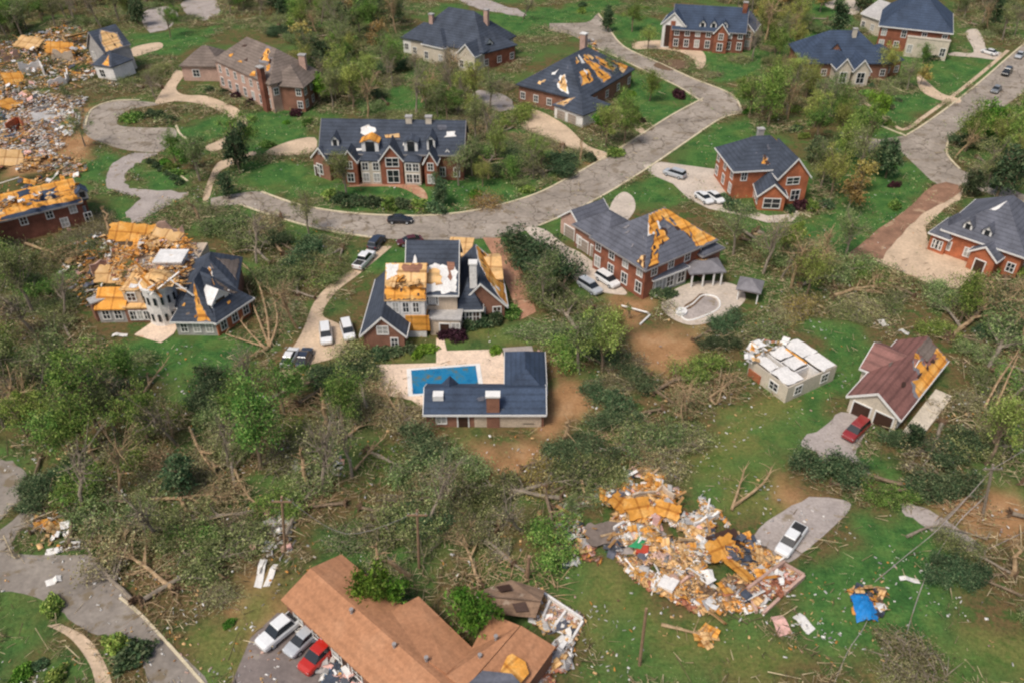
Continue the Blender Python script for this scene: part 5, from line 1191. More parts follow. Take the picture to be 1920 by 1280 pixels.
def zone(poly, dens, kinds, space=2.6, lawn_ok=.12, rzm=None):
    W = [G(a, max(b, -40)) for a, b in poly]
    x0, x1, y0, y1 = min(p.x for p in W), max(p.x for p in W), min(p.y for p in W), max(p.y for p in W)
    wp = [(p.x, p.y) for p in W]
    area = abs(sum(a[0] * b[1] - b[0] * a[1] for a, b in zip(wp, wp[1:] + wp[:1]))) / 2
    n = int(area * dens / 100); done = tries = 0
    ks = list(kinds); ws_ = [kinds[k] for k in ks]
    while done < n and tries < n * 14:
        tries += 1; x, y = R.uniform(x0, x1), R.uniform(y0, y1)
        if not inpoly(x, y, wp): continue
        k = R.choices(ks, ws_)[0]
        if k in ('green', 'yellow', 'olive', 'bright', 'gold') and NL[0] >= 296: k = 'bare'
        NL[0] += 0
        var = [q for q in LIB if q.rstrip('0123456789') == k]; key = R.choice(var); kind = LIB[key][0]
        rz = R.uniform(0, 6.283) if not (rzm is not None and kind == 'fallen') else rad(R.gauss(rzm, 32))
        sc = R.uniform(.72, 1.2) if kind != 'shrub' else R.uniform(.6, 1.25)
        if not spaced(x, y, space) or not free(kind, x, y, rz, sc, lawn_ok): continue
        mark(x, y); plant(key, x, y, rz, sc, (R.gauss(0, .2), R.gauss(0, .2)) if k in ('bare', 'snap') else (R.gauss(0, .06), R.gauss(0, .06)) if kind == 'crown' else (0, 0)); done += 1; NL[0] += k in ('green', 'yellow', 'olive', 'bright', 'gold')
# hand-set plants: key, base pixel, scale
for key, px, py, sc in [('green0',1440,236,1.25),('olive0',1475,215,1.1),('green1',1405,222,.95),('yellow0',1510,190,1.0),('olive1',1552,228,1.0),('green2',1580,235,.9),('conifer0',1660,334,1.0),('conifer1',1640,322,.8),('yellow1',1556,372,1.0),
    ('olive2',1538,352,.95),('gold0',1590,392,1.0),('gold1',1610,360,.9),('olive0',1608,330,1.05),('green0',1580,305,.95),('green1',1622,296,1.0),('conifer0',1520,306,.7),('yellow2',1135,275,1.0),('bright0',1128,255,.8),('green1',1170,270,.8),
    ('yellow0',890,192,1.05),('olive1',920,205,1.0),('yellow1',1215,92,.8),('green2',1185,60,.9),('conifer1',1140,60,.8),('olive2',650,368,.9),('yellow2',645,345,.8),('olive0',860,348,.85),('conifer1',830,385,.7),
    ('bright1',1835,262,1.0),('yellow1',1870,288,1.0),('green0',1890,300,1.0),('olive1',1850,352,.95),('conifer0',1820,368,.75),('green1',1905,330,1.0),('bright1',365,318,.8),('green2',330,306,.75),('olive2',375,340,1.0),('olive0',580,440,.8),
    ('olive1',1400,300,.5),('bright0',880,1192,.85),('bright1',700,1135,.72),('bright0',732,1148,.6),('olive1',160,275,.8),('conifer0',430,372,.6),('yellow1',1660,150,.9),('gold0',1725,160,.7),('olive1',1700,170,.8),('green0',1730,120,.6),
    ('bare0',1410,115,1.0),('yellow0',1490,100,.9),('yellow1',1470,60,.9),('green2',1440,40,.9),('bare1',1455,165,.8),('conifer1',1755,105,.6),('yellow2',575,150,.9),('bright1',600,195,.9),('olive0',625,205,.9),('green1',320,70,.8),
    ('yellow1',905,350,.6),('green0',960,345,.65),('olive1',1000,335,.7),('yellow0',930,300,.8),('olive2',885,330,.8),('green1',1015,315,.7),('conifer1',1705,842,.5),('bare1',1545,478,.6),('olive2',130,200,.5)]:
    p = G(px, py); mark(p.x, p.y); plant(key, p.x, p.y, None, sc); NL[0] += 1
for key, px, py, sc in [('spurple0',855,632,1.3),('spurple1',835,628,1.1),('sdark0',905,606,1.3),('sdark1',930,600,1.4),('sgreen0',958,590,1.3),('sdark2',880,612,1.1),('sdark0',710,668,1.2),('sdark1',735,664,1.2),('sdark2',690,676,1.1),('sdark0',765,655,1.1),
    ('syellow0',800,658,1.0),('syellow1',785,664,.9),('sdark1',1375,392,1.4),('sdark2',1395,398,1.3),('sdark0',1360,378,1.3),('spurple0',1500,390,1.3),('sgreen1',1520,392,1.3),('sdark1',1480,396,1.0),('spurple1',1272,182,1.5),('spurple0',1175,200,1.2),
    ('sgreen0',240,228,1.4),('sgreen1',258,222,1.3),('sdark2',300,222,1.5),('sdark1',285,218,1.3),('sdark0',320,228,1.2),('sgreen2',320,318,1.1),('sgreen1',332,328,1.0),('syellow0',310,308,1.0),('sdark2',1240,520,.9),('sdark1',1228,554,1.2),('sdark0',1250,556,1.2),
    ('sgreen0',1155,292,1.4),('sdark1',1106,300,1.3),('sdark0',640,378,1.6),('sdark1',665,384,1.6),('sdark2',700,386,1.6),('sgreen0',730,388,1.5),('sdark0',755,388,1.5),('sgreen1',790,392,1.5),('sdark1',815,396,1.7),('sgreen2',620,372,1.4),
    ('syellow1',1850,258,1.4),('syellow0',1822,254,1.3),('sgreen1',1875,505,1.4),('sgreen2',1900,512,1.4),('sdark2',1770,462,1.0),('sdark1',1800,470,.9),('spurple1',470,196,1.1),('spurple0',445,182,1.0),('sdark0',420,176,1.1),('sdark1',395,172,1.1),('spurple1',555,216,1.2),
    ('sdark1',1715,60,1.0),('sdark2',1750,112,1.4),('sdark0',1735,110,1.3),('sgreen0',1690,142,1.2),('syellow1',930,660,.8),('sgreen1',100,1140,1.0),('syellow0',40,1270,.9),('sgreen1',105,1275,.9),('sdark1',75,1248,.6),('sdark0',1425,32,1.3),('sdark1',1438,34,1.3),('sdark2',1451,37,1.3),('sdark0',1464,40,1.3),('sdark1',283,306,.8),('sdark2',294,313,.8),('sdark0',305,320,.8),('sdark1',316,328,.8),('sdark2',327,336,.8),('sdark0',338,345,.8),('sdark2',250,1235,1.5),('sgreen0',225,1215,1.2),
    ('syellow0',430,1170,.5),('sdark0',1575,152,1.2),('sdark1',1560,150,1.2),('sdark2',1520,152,1.2),('spurple0',1200,228,.9)]:
    p = G(px, py); mark(p.x, p.y); plant(key, p.x, p.y, None, sc)
# fallen conifers and trunks that show as single shapes: key, root pixel, tip pixel
def lay(key, a, b, sc=1.0, label=None):
    p, q = G(*a), G(*b); d = q - p; Ln = LIB[key][2]; f = d.length / Ln
    o = plant(key, p.x, p.y, math.atan2(d.y, d.x), max(.7, f), label=label); mark((p.x + q.x) / 2, (p.y + q.y) / 2); return o
for key, a, b in [('fdark0',(1225,800),(1110,735)),('fdark1',(1240,770),(1120,800)),('fdark2',(1150,700),(1060,640)),('fgreen0',(1110,600),(1060,690)),('folive0',(1000,520),(960,460)),('fdark2',(1100,590),(985,470)),('folive1',(1095,640),(1010,540)),
    ('fdark1',(1790,845),(1702,832)),('fdark0',(1700,915),(1500,868)),('fdark2',(1640,900),(1760,930)),('fdark1',(520,730),(690,710)),('fdark0',(560,760),(680,690)),('fdark2',(1000,905),(1120,850)),('fdark1',(980,880),(1100,835)),('folive1',(1040,955),(1165,905)),('fdark2',(1030,930),(1150,870)),('folive2',(1010,985),(1110,940)),('fbare1',(1150,905),(1230,850)),('folive0',(960,930),(1150,880)),
    ('folive1',(780,830),(900,900)),('folive2',(690,850),(840,930)),('fbare0',(930,1000),(780,930)),('fbare1',(700,980),(820,900)),('folive0',(960,1060),(850,960)),('fbare2',(900,1100),(860,980)),('fbare0',(985,1075),(890,1010)),('folive1',(1900,1080),(1760,1010)),
    ('fdark0',(1880,1080),(1780,1080)),('fdark2',(1915,1120),(1800,1070)),('folive2',(1500,540),(1620,500)),('fbare2',(1780,640),(1880,560)),('folive0',(1800,620),(1740,540)),('folive1',(1850,700),(1900,600)),('folive2',(1420,440),(1560,520)),('folive0',(1380,430),(1480,500)),('fbare1',(1560,560),(1680,530)),
    ('fbare0',(250,1130),(150,1020)),('fbare2',(330,1110),(200,1010)),('fbare1',(420,1090),(340,1000)),('folive1',(60,1000),(150,950)),('fgreen1',(60,920),(150,880)),('fdark1',(30,955),(110,900)),
    ('folive2',(510,500),(440,440)),('fdark2',(560,480),(500,440)),('folive1',(640,470),(560,520)),('fbare2',(1300,700),(1280,790)),('fbare0',(1170,860),(1300,830)),('folive0',(1900,780),(1820,700)),('fdark2',(1300,640),(1380,600)),('fdark1',(1420,640),(1330,650)),('fbare2',(640,830),(720,770)),('fbare1',(760,790),(700,720))]:
    lay(key, a, b)
mix = dict(green=1.1, yellow=.8, olive=1.4, bare=3.2, folive=3, fbare=1.6, fdark=1.2, fgreen=1.2, hbrown=4, holive=4, hgreen=2, hgold=.8, hbare=1.2, snap=1)
left = dict(green=3.4, yellow=1.4, olive=2.4, bare=4.2, conifer=.8, folive=2.4, fbare=1.2, fdark=1, fgreen=1.2, hbrown=4, holive=3.6, hgreen=2, hbare=.8, snap=1)
tang = dict(olive=.4, bare=1.6, folive=4.4, fbare=3, fdark=2.2, fgreen=1.2, hbrown=3, holive=3, hgreen=1, hbare=2, snap=1, hgold=.5)
woods = dict(green=2, yellow=1.3, olive=2.2, bare=3.6, conifer=1.2, gold=.6, folive=1.6, hbrown=1.6, holive=1.6, sgreen=.8, snap=.2, fdark=.6)
yard = dict(green=2, yellow=1.6, olive=1.6, bare=1, conifer=.7, bright=.6, sgreen=2, sdark=2, syellow=1, holive=1.2, spurple=.25, hgold=.4)
zone([(-40,455),(110,450),(190,620),(210,700),(0,760),(-40,760)], 4.69, left, 2.3)
zone([(-40,690),(200,690),(330,760),(480,700),(520,720),(720,770),(860,850),(700,900),(560,880),(480,930),(250,940),(60,860),(-40,840)], 4.69, left, 2.3)
zone([(60,930),(480,930),(560,985),(540,1070),(470,1180),(400,1260),(240,1140),(170,1040),(90,1030),(30,1000)], 4.06, tang, 2.05)
zone([(480,920),(700,890),(860,850),(1000,890),(1130,900),(1120,990),(1000,1090),(910,1100),(800,1110),(700,1080),(560,1000)], 4.22, tang, 2.05, .1)
zone([(520,720),(700,700),(790,780),(1030,800),(1130,800),(1250,880),(1130,910),(1000,900),(860,850)], 3.60, tang, 2.05, .1)
zone([(-40,-30),(340,-30),(330,40),(240,60),(130,50),(0,90),(-40,90)], 3.25, woods)
zone([(340,-30),(760,-30),(755,60),(770,110),(960,150),(970,215),(870,235),(600,215),(585,150),(560,60),(450,30),(380,60),(330,60)], 3.38, woods, 2.8, .25)
zone([(870,200),(985,220),(1080,290),(1110,310),(920,370),(870,350)], 3.75, tang, 2.6, .15)
zone([(970,-20),(1130,-20),(1240,-10),(1240,20),(1120,20),(1040,40),(980,60)], 1.8, yard, 3, .2)
zone([(1340,-20),(1620,-20),(1620,60),(1500,110),(1420,120),(1330,150),(1330,90)], 2.25, woods, 3.2, .22)
zone([(1780,-20),(1960,-20),(1960,60),(1890,90),(1800,60)], 2.50, woods, 3.2, .3)
zone([(1130,130),(1320,200),(1220,240),(1160,270),(1110,230)], 1.1, yard, 3.2, .2)
zone([(1390,220),(1500,150),(1690,150),(1700,250),(1600,260),(1750,330),(1740,370),(1640,440),(1540,390),(1520,270)], 2.1, yard, 3, .25)
zone([(1780,280),(1960,180),(1960,400),(1830,380),(1790,320)], 2.88, woods, 3, .3)
zone([(1340,410),(1450,450),(1640,470),(1620,500),(1750,560),(1820,540),(1960,500),(1960,720),(1800,640),(1700,600),(1560,590),(1430,580),(1360,500)], 3.50, mix, 2.6, .12)
zone([(945,455),(1060,510),(1180,560),(1230,700),(1400,730),(1340,830),(1240,880),(1110,800),(1060,700),(1000,640)], 2.88, mix, 2.7, .1)
zone([(1390,590),(1520,590),(1480,640),(1390,660),(1300,640)], 2.88, mix, 2.7, .1)
zone([(1810,690),(1960,700),(1960,920),(1800,900),(1640,900),(1700,830)], 3.12, mix, 2.5, .1)
zone([(1470,860),(1640,890),(1760,890),(1760,960),(1600,930),(1560,930)], 3.44, tang, 2.2, .1)
zone([(1740,960),(1960,940),(1960,1180),(1800,1130),(1760,1050)], 3.12, tang, 2.05, .1)
zone([(1400,1200),(1600,1180),(1960,1190),(1960,1300),(1050,1300),(1080,1210),(1200,1230)], .8, tang, 2.6, .3)
zone([(880,1010),(1000,1000),(1010,1085),(900,1095),(850,1060)], 4, dict(hbare=3, fbare=2, hbrown=1, bare=1), 2.2)
zone([(460,440),(640,450),(680,500),(600,560),(560,640),(520,700),(490,640),(500,560),(470,480)], 4.22, tang, 2.05, .1)
zone([(100,410),(230,420),(200,470),(130,500),(90,460)], 3.75, tang, 2.2, .1)
zone([(240,120),(340,160),(310,190),(230,190)], 2.50, tang, 2.05, .3)
zone([(440,190),(590,220),(600,290),(480,300),(600,330),(440,330)], 1.0, yard, 3, .3)
zone([(380,390),(560,400),(640,440),(460,440),(380,430)], 2.97, tang, 2.05, .3)
zone([(880,330),(1100,310),(1080,325),(930,385),(700,398),(640,370)], 1.2, yard, 3, .35)
zone([(1000,280),(1110,310),(1000,345),(950,330)], 3.12, tang, 2.05, .15)
zone([(850,450),(930,450),(900,480),(870,480)], 1.5, yard, 2.4, .4)
zone([(1420,600),(1600,590),(1600,640),(1530,650)], .4, tang, 2.05, .3)
relabel_after = True

# tan uprooted trunks that can be told apart, each one tree
def trunk_tree(limbs, label, name='fallen_tree', m='palebark', cat='fallen tree'):
    c = G(*limbs[0][0][:2]); o = thing(name, label, cat, c); rr = random.Random(len(PEND) + len(limbs[0])); t = MB(); b = MB()
    for l in limbs:
        pts = smooth([G(*p) - c for p in l], 4); n = len(pts)
        t.tube(pts, [max(.04, .2 * rr.uniform(.85, 1.15) * (1 - .8 * i / n)) for i in range(n)], 6)
        for i in range(2, n):
            for _ in range(2):
                e = pts[i] + Vector((rr.gauss(0, .9), rr.gauss(0, .9), rr.uniform(-.2, .9))); e.z = max(e.z, .05); b.tube([pts[i], pts[i].lerp(e, .5) + Vector((0, 0, .1)), e], [.06, .035, .012], 4, False)
    if sum(len(l) for l in limbs) < 10: k = len(t.v); t.v += b.v; t.f += [tuple(i + k for i in f) for f in b.f]; t.build('trunk', M[m], o)
    else: t.build('trunk', M[m], o); b.build('branches', M[m], o)
    return o
trunk_tree([[(505,650,.4),(500,590,1.2),(478,520,1.5),(424,466,.7)], [(505,650,.4),(478,580,1.4),(462,535,1.5)], [(505,650,.4),(520,590,1.2),(492,505,.8)]], 'tan uprooted tree arching up beside the turreted mansion')
trunk_tree([[(502,652,.4),(465,640,.8),(423,626,.5)], [(502,652,.4),(465,670,.7),(436,690,.4)], [(500,655,.4),(470,625,1.2),(450,600,1.4)]], 'splayed tan limbs reaching onto the lawn below the turreted mansion')
trunk_tree([[(1372,955,.3),(1385,915,1.0),(1396,880,1.4)], [(1372,950,.3),(1420,915,.8),(1438,895,1.2),(1446,878,1.6)]], 'forked tan trunk lying on the dry grass above the white and black pickup')
trunk_tree([[(1845,765,.4),(1872,715,2.0),(1905,665,3.4)], [(1868,760,.4),(1885,720,1.8),(1908,668,3.2)], [(1855,740,.4),(1880,700,2.0)]], 'pale splintered trunks leaning together behind the brown roofed house', 'snapped_trunk')
trunk_tree([[(1282,795,.3),(1277,770,1.8),(1283,745,3.2)]], 'upright tan stump among the tangle below the roofless white building', 'snapped_trunk')
trunk_tree([[(1330,745,.4),(1350,730,.8),(1378,712,.6)], [(1330,745,.4),(1345,755,.6),(1360,700,.8)]], 'crooked pale limb just left of the roofless white building')
trunk_tree([[(1555,478,.2),(1553,455,2.0),(1560,430,3.6)], [(1555,455,1.5),(1545,440,2.4)]], 'snapped tan trunk on the lawn below the orange brick house', 'snapped_trunk')
trunk_tree([[(270,735,.4),(290,705,.6),(310,680,.6)], [(280,720,.4),(275,700,1.0)]], 'thin tan limb lying across the lawn below the stone patio')
trunk_tree([[(100,640,.5),(130,690,1.0),(160,735,.6)], [(75,700,.4),(90,740,.8)]], 'grey bare limb lying in the wood left of the stone patio', m='greybark')
trunk_tree([[(355,800,1.2),(375,845,1.4),(398,878,1.0),(420,905,.5)], [(440,880,.6),(462,925,1.2),(500,960,.5)], [(375,845,1.3),(395,850,1.8)], [(398,878,1.0),(410,872,1.7)]], 'long pale trunk slanting through the mid wood toward the white strips')
trunk_tree([[(665,880,.3),(690,850,.8),(720,820,.6)], [(690,850,.6),(700,835,1.0)]], 'tan trunk among dark branches left of the bare brown soil')
trunk_tree([[(1190,840,.4),(1220,825,.7),(1300,835,.5)], [(1180,850,.4),(1215,850,.8)]], 'reddish tan trunk just above the flattened house')
trunk_tree([[(1240,1170,.2),(1300,1185,.3),(1330,1195,.3)]], 'tan pole on the dry grass below the flattened house')
trunk_tree([[(1700,1005,.3),(1760,985,.5),(1850,1010,.5)], [(1760,985,.5),(1815,930,1.2)]], 'grey limb crossing the bare orange soil at the right', m='greybark')
trunk_tree([[(1030,1045,.3),(1060,1035,.5),(1085,1030,.3)]], 'short tan log on grass left of the flattened house')
relabel()

# ------------------------------------------------------------------ poles and cables
def pole(base, top, label, arm=True, r=.14, m='wood'):
    p = G(*base); zt = 7.5
    for z in np.arange(1, 12, .1):
        u, v = PX(p.x, p.y, z)
        if v < top[1]: zt = z; break
    q = G(top[0], top[1], zt); o = thing('utility_pole', label, 'utility pole', p)
    MB().tube([(0, 0, 0), q - p], [r * 1.25, r], 8).build('pole', M[m], o)
    if arm:
        d = (q - p) * .93; MB().box(d.x - 1.1, d.x + 1.1, d.y - .22, d.y - .1, d.z - .1, d.z + .1).build('crossarm', M[m], o)
        for s in (-.9, 0, .9): MB().lathe([(.06, d.z + .103), (.09, d.z + .2), (.04, d.z + .32)], 6, (d.x + s, d.y - .16)).build('insulator', M['gutter'], o)
pole((1199,1246), (1212,1140), 'dark leaning utility pole standing on the dry grass below the flattened house', False)
pole((786,1064), (782,955), 'tall brown pole standing in the tangle behind the terracotta building', True)
pole((988,1088), (992,1042), 'short dark broken pole just above the terracotta building', False, .2)
pole((535,1035), (528,930), 'grey utility pole with white debris caught beside the twin white strips', True)
pole((1842,968), (1862,870), 'leaning grey pole among wires over the bare orange soil', True, m='greybark')
def cable(pts, label, r=.05, m='gravel'): tag(MB().tube(smooth([G(*p) for p in pts], 6), r * .75, 5).build('cable', M[m]), label, 'cable', None)
cable([(1684,1310,.1),(1692,1230,.1),(1702,1180,.1),(1730,1095,.1),(1760,1035,.3),(1800,975,1.2),(1850,925,3),(1860,880,6.5)], 'long pale cable snaking over the grass right of the blue tarp', .07)
cable([(1640,1090,.1),(1700,1040,.6),(1765,985,2.5),(1862,878,6.5)], 'pale cable running from the blue tarp heap to the leaning pole', .05)
cable([(1560,1290,.1),(1590,1220,.15),(1625,1165,.4),(1640,1100,.3)], 'thin cable trailing below the blue tarp', .05)
cable([(1862,878,6.5),(1960,820,6.5)], 'overhead wire leaving the leaning pole to the right edge', .04); cable([(1740,1090,.1),(1830,1040,.2),(1935,990,.4)], 'pale cable crossing the broken branches at the right edge', .06)
cable([(535,932,7),(650,1000,3),(786,958,7.4)], 'sagging wire between the two poles above the terracotta building', .03, 'gutter')
cable([(225,1118,.12),(262,1150,.12),(292,1185,.12)], 'fallen line along the kerb of the lower left road', .04)

# ------------------------------------------------------------------ debris: single boards, sheets and panels by pile, small stuff as rubble
M['insul'] = surf('pink_insulation', (.7, .42, .36), .2, 2, .95); M['wboard'] = surf('white_painted_board', (.74, .71, .66), .12, 1, .7); M['darkshin'] = surf('torn_dark_shingles', (.075, .08, .095), .3, 1, .9)
DM = {}
def bentpanel(w, l, seed):
    rr = random.Random(seed); n = 4; q = MB(); z = [rr.uniform(-.12, .25) * i / 2 for i in range(n + 1)]
    for k, dz in ((0, .04), (1, 0)):
        for i in range(n + 1):
            e = rr.uniform(-.12, .12) * (i in (0, n)); q.v += [(-w / 2 + rr.uniform(-.08, .08), -l / 2 + l * i / n + e, z[i] + dz), (w / 2 + rr.uniform(-.08, .08), -l / 2 + l * i / n - e, z[i] + dz)]
    o = 2 * (n + 1)
    for i in range(n): q.f += [(2 * i, 2 * i + 1, 2 * i + 3, 2 * i + 2), (o + 2 * i + 2, o + 2 * i + 3, o + 2 * i + 1, o + 2 * i), (2 * i, 2 * i + 2, o + 2 * i + 2, o + 2 * i), (2 * i + 3, 2 * i + 1, o + 2 * i + 1, o + 2 * i + 3)]
    q.f += [(0, o, o + 1, 1), (2 * n, 2 * n + 1, o + 2 * n + 1, o + 2 * n)]
    return q
for i in range(3):
    for mk in ('osb2', 'palebark', 'wboard', 'osb', 'gutter'): DM['board', mk, i] = MB().box(-1.5 - .4 * i, 1.5 + .4 * i, -.1 - .03 * i, .1 + .03 * i, -.04, .04).mesh('board', M[mk])
    for mk in ('osb', 'osb2'): DM['sheet', mk, i] = bentpanel(1.3, 1.8 + .4 * i, i + 3).mesh('sheathing_sheet', M[mk])
    for mk in ('wboard', 'under', 'palegrey', 'insul'): DM['panel', mk, i] = bentpanel(1.2 + .3 * i, 1.7 + .5 * i, i + 30).mesh('wall_panel', M[mk])
    for mk in ('darkshin', 'slate', 'greyroof'): DM['shingle', mk, i] = bentpanel(1.4, 2.0 + .5 * i, i + 60).mesh('shingle_sheet', M[mk])
NM = {'board': ('board', 'board', {'osb2': 'tan board', 'palebark': 'splintered brown board', 'wboard': 'white painted board', 'osb': 'orange board', 'gutter': 'grey board'}), 'sheet': ('sheathing_sheet', 'wood sheet', {'osb': 'orange sheathing sheet', 'osb2': 'tan sheathing sheet'}),
      'panel': ('wall_panel', 'wall panel', {'wboard': 'white wall panel', 'under': 'off-white wall panel', 'palegrey': 'pale grey panel', 'insul': 'pinkish insulation panel'}), 'shingle': ('shingle_sheet', 'roof piece', {'darkshin': 'dark shingle piece', 'slate': 'slate shingle piece', 'greyroof': 'grey shingle piece'})}
CNT = {}
def drop(kind, p, phrase, z, tilt, sc=1.0, mats=None):
    if CNT.get(kind, 0) >= 298: return
    CNT[kind] = CNT.get(kind, 0) + 1
    nm, cat, looks = NM[kind]; mk = R.choice(mats or {'board': ['osb2', 'osb2', 'palebark', 'wboard', 'osb'], 'sheet': ['osb', 'osb2'], 'panel': ['wboard', 'under', 'palegrey', 'insul'], 'shingle': ['darkshin', 'slate', 'greyroof']}[kind])
    o = link(nm, DM[kind, mk, R.randrange(3)]); o.location = (p.x, p.y, z); o.scale = (sc, sc, 1)
    o.rotation_euler = (R.gauss(0, tilt), R.gauss(0, tilt), R.uniform(0, 6.28)); tag(o, looks[mk] + ' ' + phrase, cat, looks[mk] + 's ' + phrase)
RUB_V, RUB_F, RUB_C = [], [], []
PAL = {'tan': (.72, .45, .2), 'orange': (.7, .3, .06), 'white': (.76, .73, .68), 'grey': (.36, .34, .33), 'brick': (.4, .15, .08), 'dark': (.06, .06, .065), 'brown': (.25, .15, .08), 'pink': (.68, .45, .36), 'blue': (.1, .2, .33), 'green': (.1, .3, .15)}
CELL = {}
def tone(x, y, cols):
    key = (int((x + 500 + R.gauss(0, .5)) // 2.6), int((y + R.gauss(0, .5)) // 2.6), tuple(cols))
    if key not in CELL: CELL[key] = R.choices(list(cols), list(cols.values()))[0]
    return CELL[key] if R.random() < .55 else R.choices(list(cols), list(cols.values()))[0]
def rubble(x, y, z, cols, s0=.12, s1=.55):
    k = len(RUB_V); c_ = PAL[tone(x, y, cols)]; g = R.uniform(.5, 1.05); c_ = tuple(min(.85, v * g) for v in c_)
    a, b, t = R.uniform(s0, s1), R.uniform(s0, s1) * R.choice((.6, .35, .15, .15)), R.uniform(.02, .08); rz, tx = R.uniform(0, 6.28), R.gauss(0, .35); cr, sr, cx, sx = math.cos(rz), math.sin(rz), math.cos(tx), math.sin(tx)
    for dz in (-t, t):
        for u, v in ((-a, -b), (a, -b), (a, b), (-a, b)):
            v2, w2 = v * cx - dz * sx, v * sx + dz * cx; RUB_V.append((x + u * cr - v2 * sr, y + u * sr + v2 * cr, max(.02, z + w2 + u * R.uniform(-.2, .2)))); RUB_C.append((*c_, 1))
    RUB_F.extend([(k + 3, k + 2, k + 1, k), (k + 4, k + 5, k + 6, k + 7), (k, k + 1, k + 5, k + 4), (k + 1, k + 2, k + 6, k + 5), (k + 2, k + 3, k + 7, k + 6), (k + 3, k, k + 4, k + 7)])
def pile(poly, hmax, nb, ns, npn, nsh, nr, phrase, cols, z0=0.0, mats={}, gap=.27):
    W = [G(a, b, z0) for a, b in poly]; wp = [(p.x, p.y) for p in W]; x0, x1, y0, y1 = min(p[0] for p in wp), max(p[0] for p in wp), min(p[1] for p in wp), max(p[1] for p in wp)
    cx, cy = sum(p[0] for p in wp) / len(wp), sum(p[1] for p in wp) / len(wp); rr = max(math.hypot(p[0] - cx, p[1] - cy) for p in wp)
    def spot():
        for _ in range(400):
            x, y = R.uniform(x0, x1), R.uniform(y0, y1)
            if inpoly(x, y, wp) and float(lattice(np.array(x), np.array(y), 2.2, 61)) > gap: return Vector((x, y, 0)), z0 + hmax * max(.08, 1 - math.hypot(x - cx, y - cy) / rr) * (.35 + .65 * float(lattice(np.array(x), np.array(y), 3.0, 9)))
        return Vector((cx, cy, 0)), z0 + .2
    for kind, n in (('board', nb), ('sheet', ns), ('panel', npn), ('shingle', nsh)):
        for _ in range(n):
            p, z = spot(); drop(kind, p, phrase, z0 + (z - z0) * R.uniform(.6, 1.05) + .12, .3 if kind == 'board' else .28, R.uniform(.4, .8) if kind != 'board' else R.uniform(.5, 1.25), mats.get(kind))
    for _ in range(nr):
        p, z = spot(); rubble(p.x, p.y, z0 + (z - z0) * R.uniform(.45, 1.1) + .08, cols)
tanmix = dict(tan=6, orange=2.6, white=2.8, grey=1, brick=.8, dark=.35, pink=1.4, brown=1.2)
pile([(-20,100),(60,62),(130,42),(175,68),(190,140),(130,175),(60,170),(-20,190)], 3.4, 60, 40, 34, 3, 2600, 'in the splintered house at the upper left', tanmix)
pile([(-20,165),(60,175),(165,185),(150,235),(120,280),(60,300),(-20,310)], 1.6, 22, 12, 30, 4, 2600, 'strewn below the splintered house', dict(white=5, grey=2, tan=3, dark=1, pink=1, blue=.4), gap=.2)
pile([(-20,290),(60,285),(150,300),(175,335),(110,332),(40,325),(-20,330)], 1.4, 12, 10, 6, 5, 900, 'behind the red brick ruin', tanmix)
pile([(-20,375),(20,335),(90,330),(150,345),(150,368),(60,385),(0,398)], .5, 14, 12, 6, 8, 60, 'on the roof of the red brick ruin', tanmix, 6.6)
pile([(205,510),(225,450),(290,432),(372,462),(362,512),(305,548),(232,548)], 2.6, 52, 44, 12, 1, 900, 'on top of the turreted mansion', dict(tan=5, orange=4, white=1.2, brick=.5, pink=1), 4.8, dict(sheet=['osb', 'osb2'], board=['osb2', 'osb', 'palebark']))
pile([(284,530),(342,530),(342,551),(284,551)], 1.3, 16, 10, 0, 0, 60, 'on the round white turret', dict(tan=5, orange=3), 6.8)
pile([(115,430),(215,430),(230,470),(200,530),(170,580),(120,530)], 1.2, 26, 12, 14, 6, 420, 'left of the turreted mansion', dict(tan=4, white=2, brown=3, grey=2, brick=1, orange=1))
pile([(1040,965),(1140,905),(1225,872),(1300,920),(1370,985),(1300,1010),(1180,1030),(1110,1010)], 1.5, 60, 22, 22, 3, 3600, 'in the upper rubble of the flattened house', tanmix)
pile([(1150,1040),(1260,1010),(1380,1000),(1470,1050),(1430,1110),(1410,1150),(1300,1150),(1190,1090)], 1.1, 44, 18, 24, 4, 3300, 'in the lower rubble of the flattened house', tanmix)
pile([(1110,985),(1190,980),(1230,1020),(1140,1040)], .5, 4, 0, 4, 14, 90, 'on the grey slab of the flattened house', dict(grey=4, dark=2, tan=1, green=.6, blue=.6))
pile([(1320,990),(1420,1010),(1440,1060),(1370,1070),(1300,1040)], 1.6, 8, 12, 4, 16, 90, 'dark heap beside the white and black pickup', dict(dark=4, orange=4, grey=1, brick=1))
pile([(1405,1108),(1470,1062),(1503,1082),(1430,1150)], .7, 8, 2, 6, 0, 420, 'inside the low brick walls', dict(brick=5, white=2, tan=1))
pile([(1000,1110),(1095,1160),(1075,1200),(1060,1270),(1000,1290),(1045,1210),(1005,1170)], 1.0, 18, 6, 22, 3, 1700, 'off the broken wing of the terracotta building', dict(white=3, brown=3, grey=2, tan=2, pink=1, brick=1))
pile([(590,1245),(660,1205),(700,1240),(740,1290),(610,1290)], .8, 10, 2, 22, 8, 260, 'in the parking lot by the red car', dict(white=3, grey=4, dark=2, blue=.6, tan=1))
pile([(552,1185),(585,1165),(640,1205),(625,1220)], .9, 4, 0, 7, 6, 90, 'on the half buried silver car', dict(grey=4, dark=3, white=2, blue=1))
pile([(1595,1110),(1630,1092),(1662,1108),(1660,1150),(1640,1165),(1600,1150)], 1.2, 8, 12, 2, 3, 110, 'round the blue tarp', dict(orange=4, brown=3, dark=2, tan=2))
pile([(165,130),(180,110),(245,110),(258,150),(215,165)], 1.0, 8, 4, 10, 4, 500, 'round the leaning blue remnant', dict(white=4, grey=3, tan=3, dark=1))
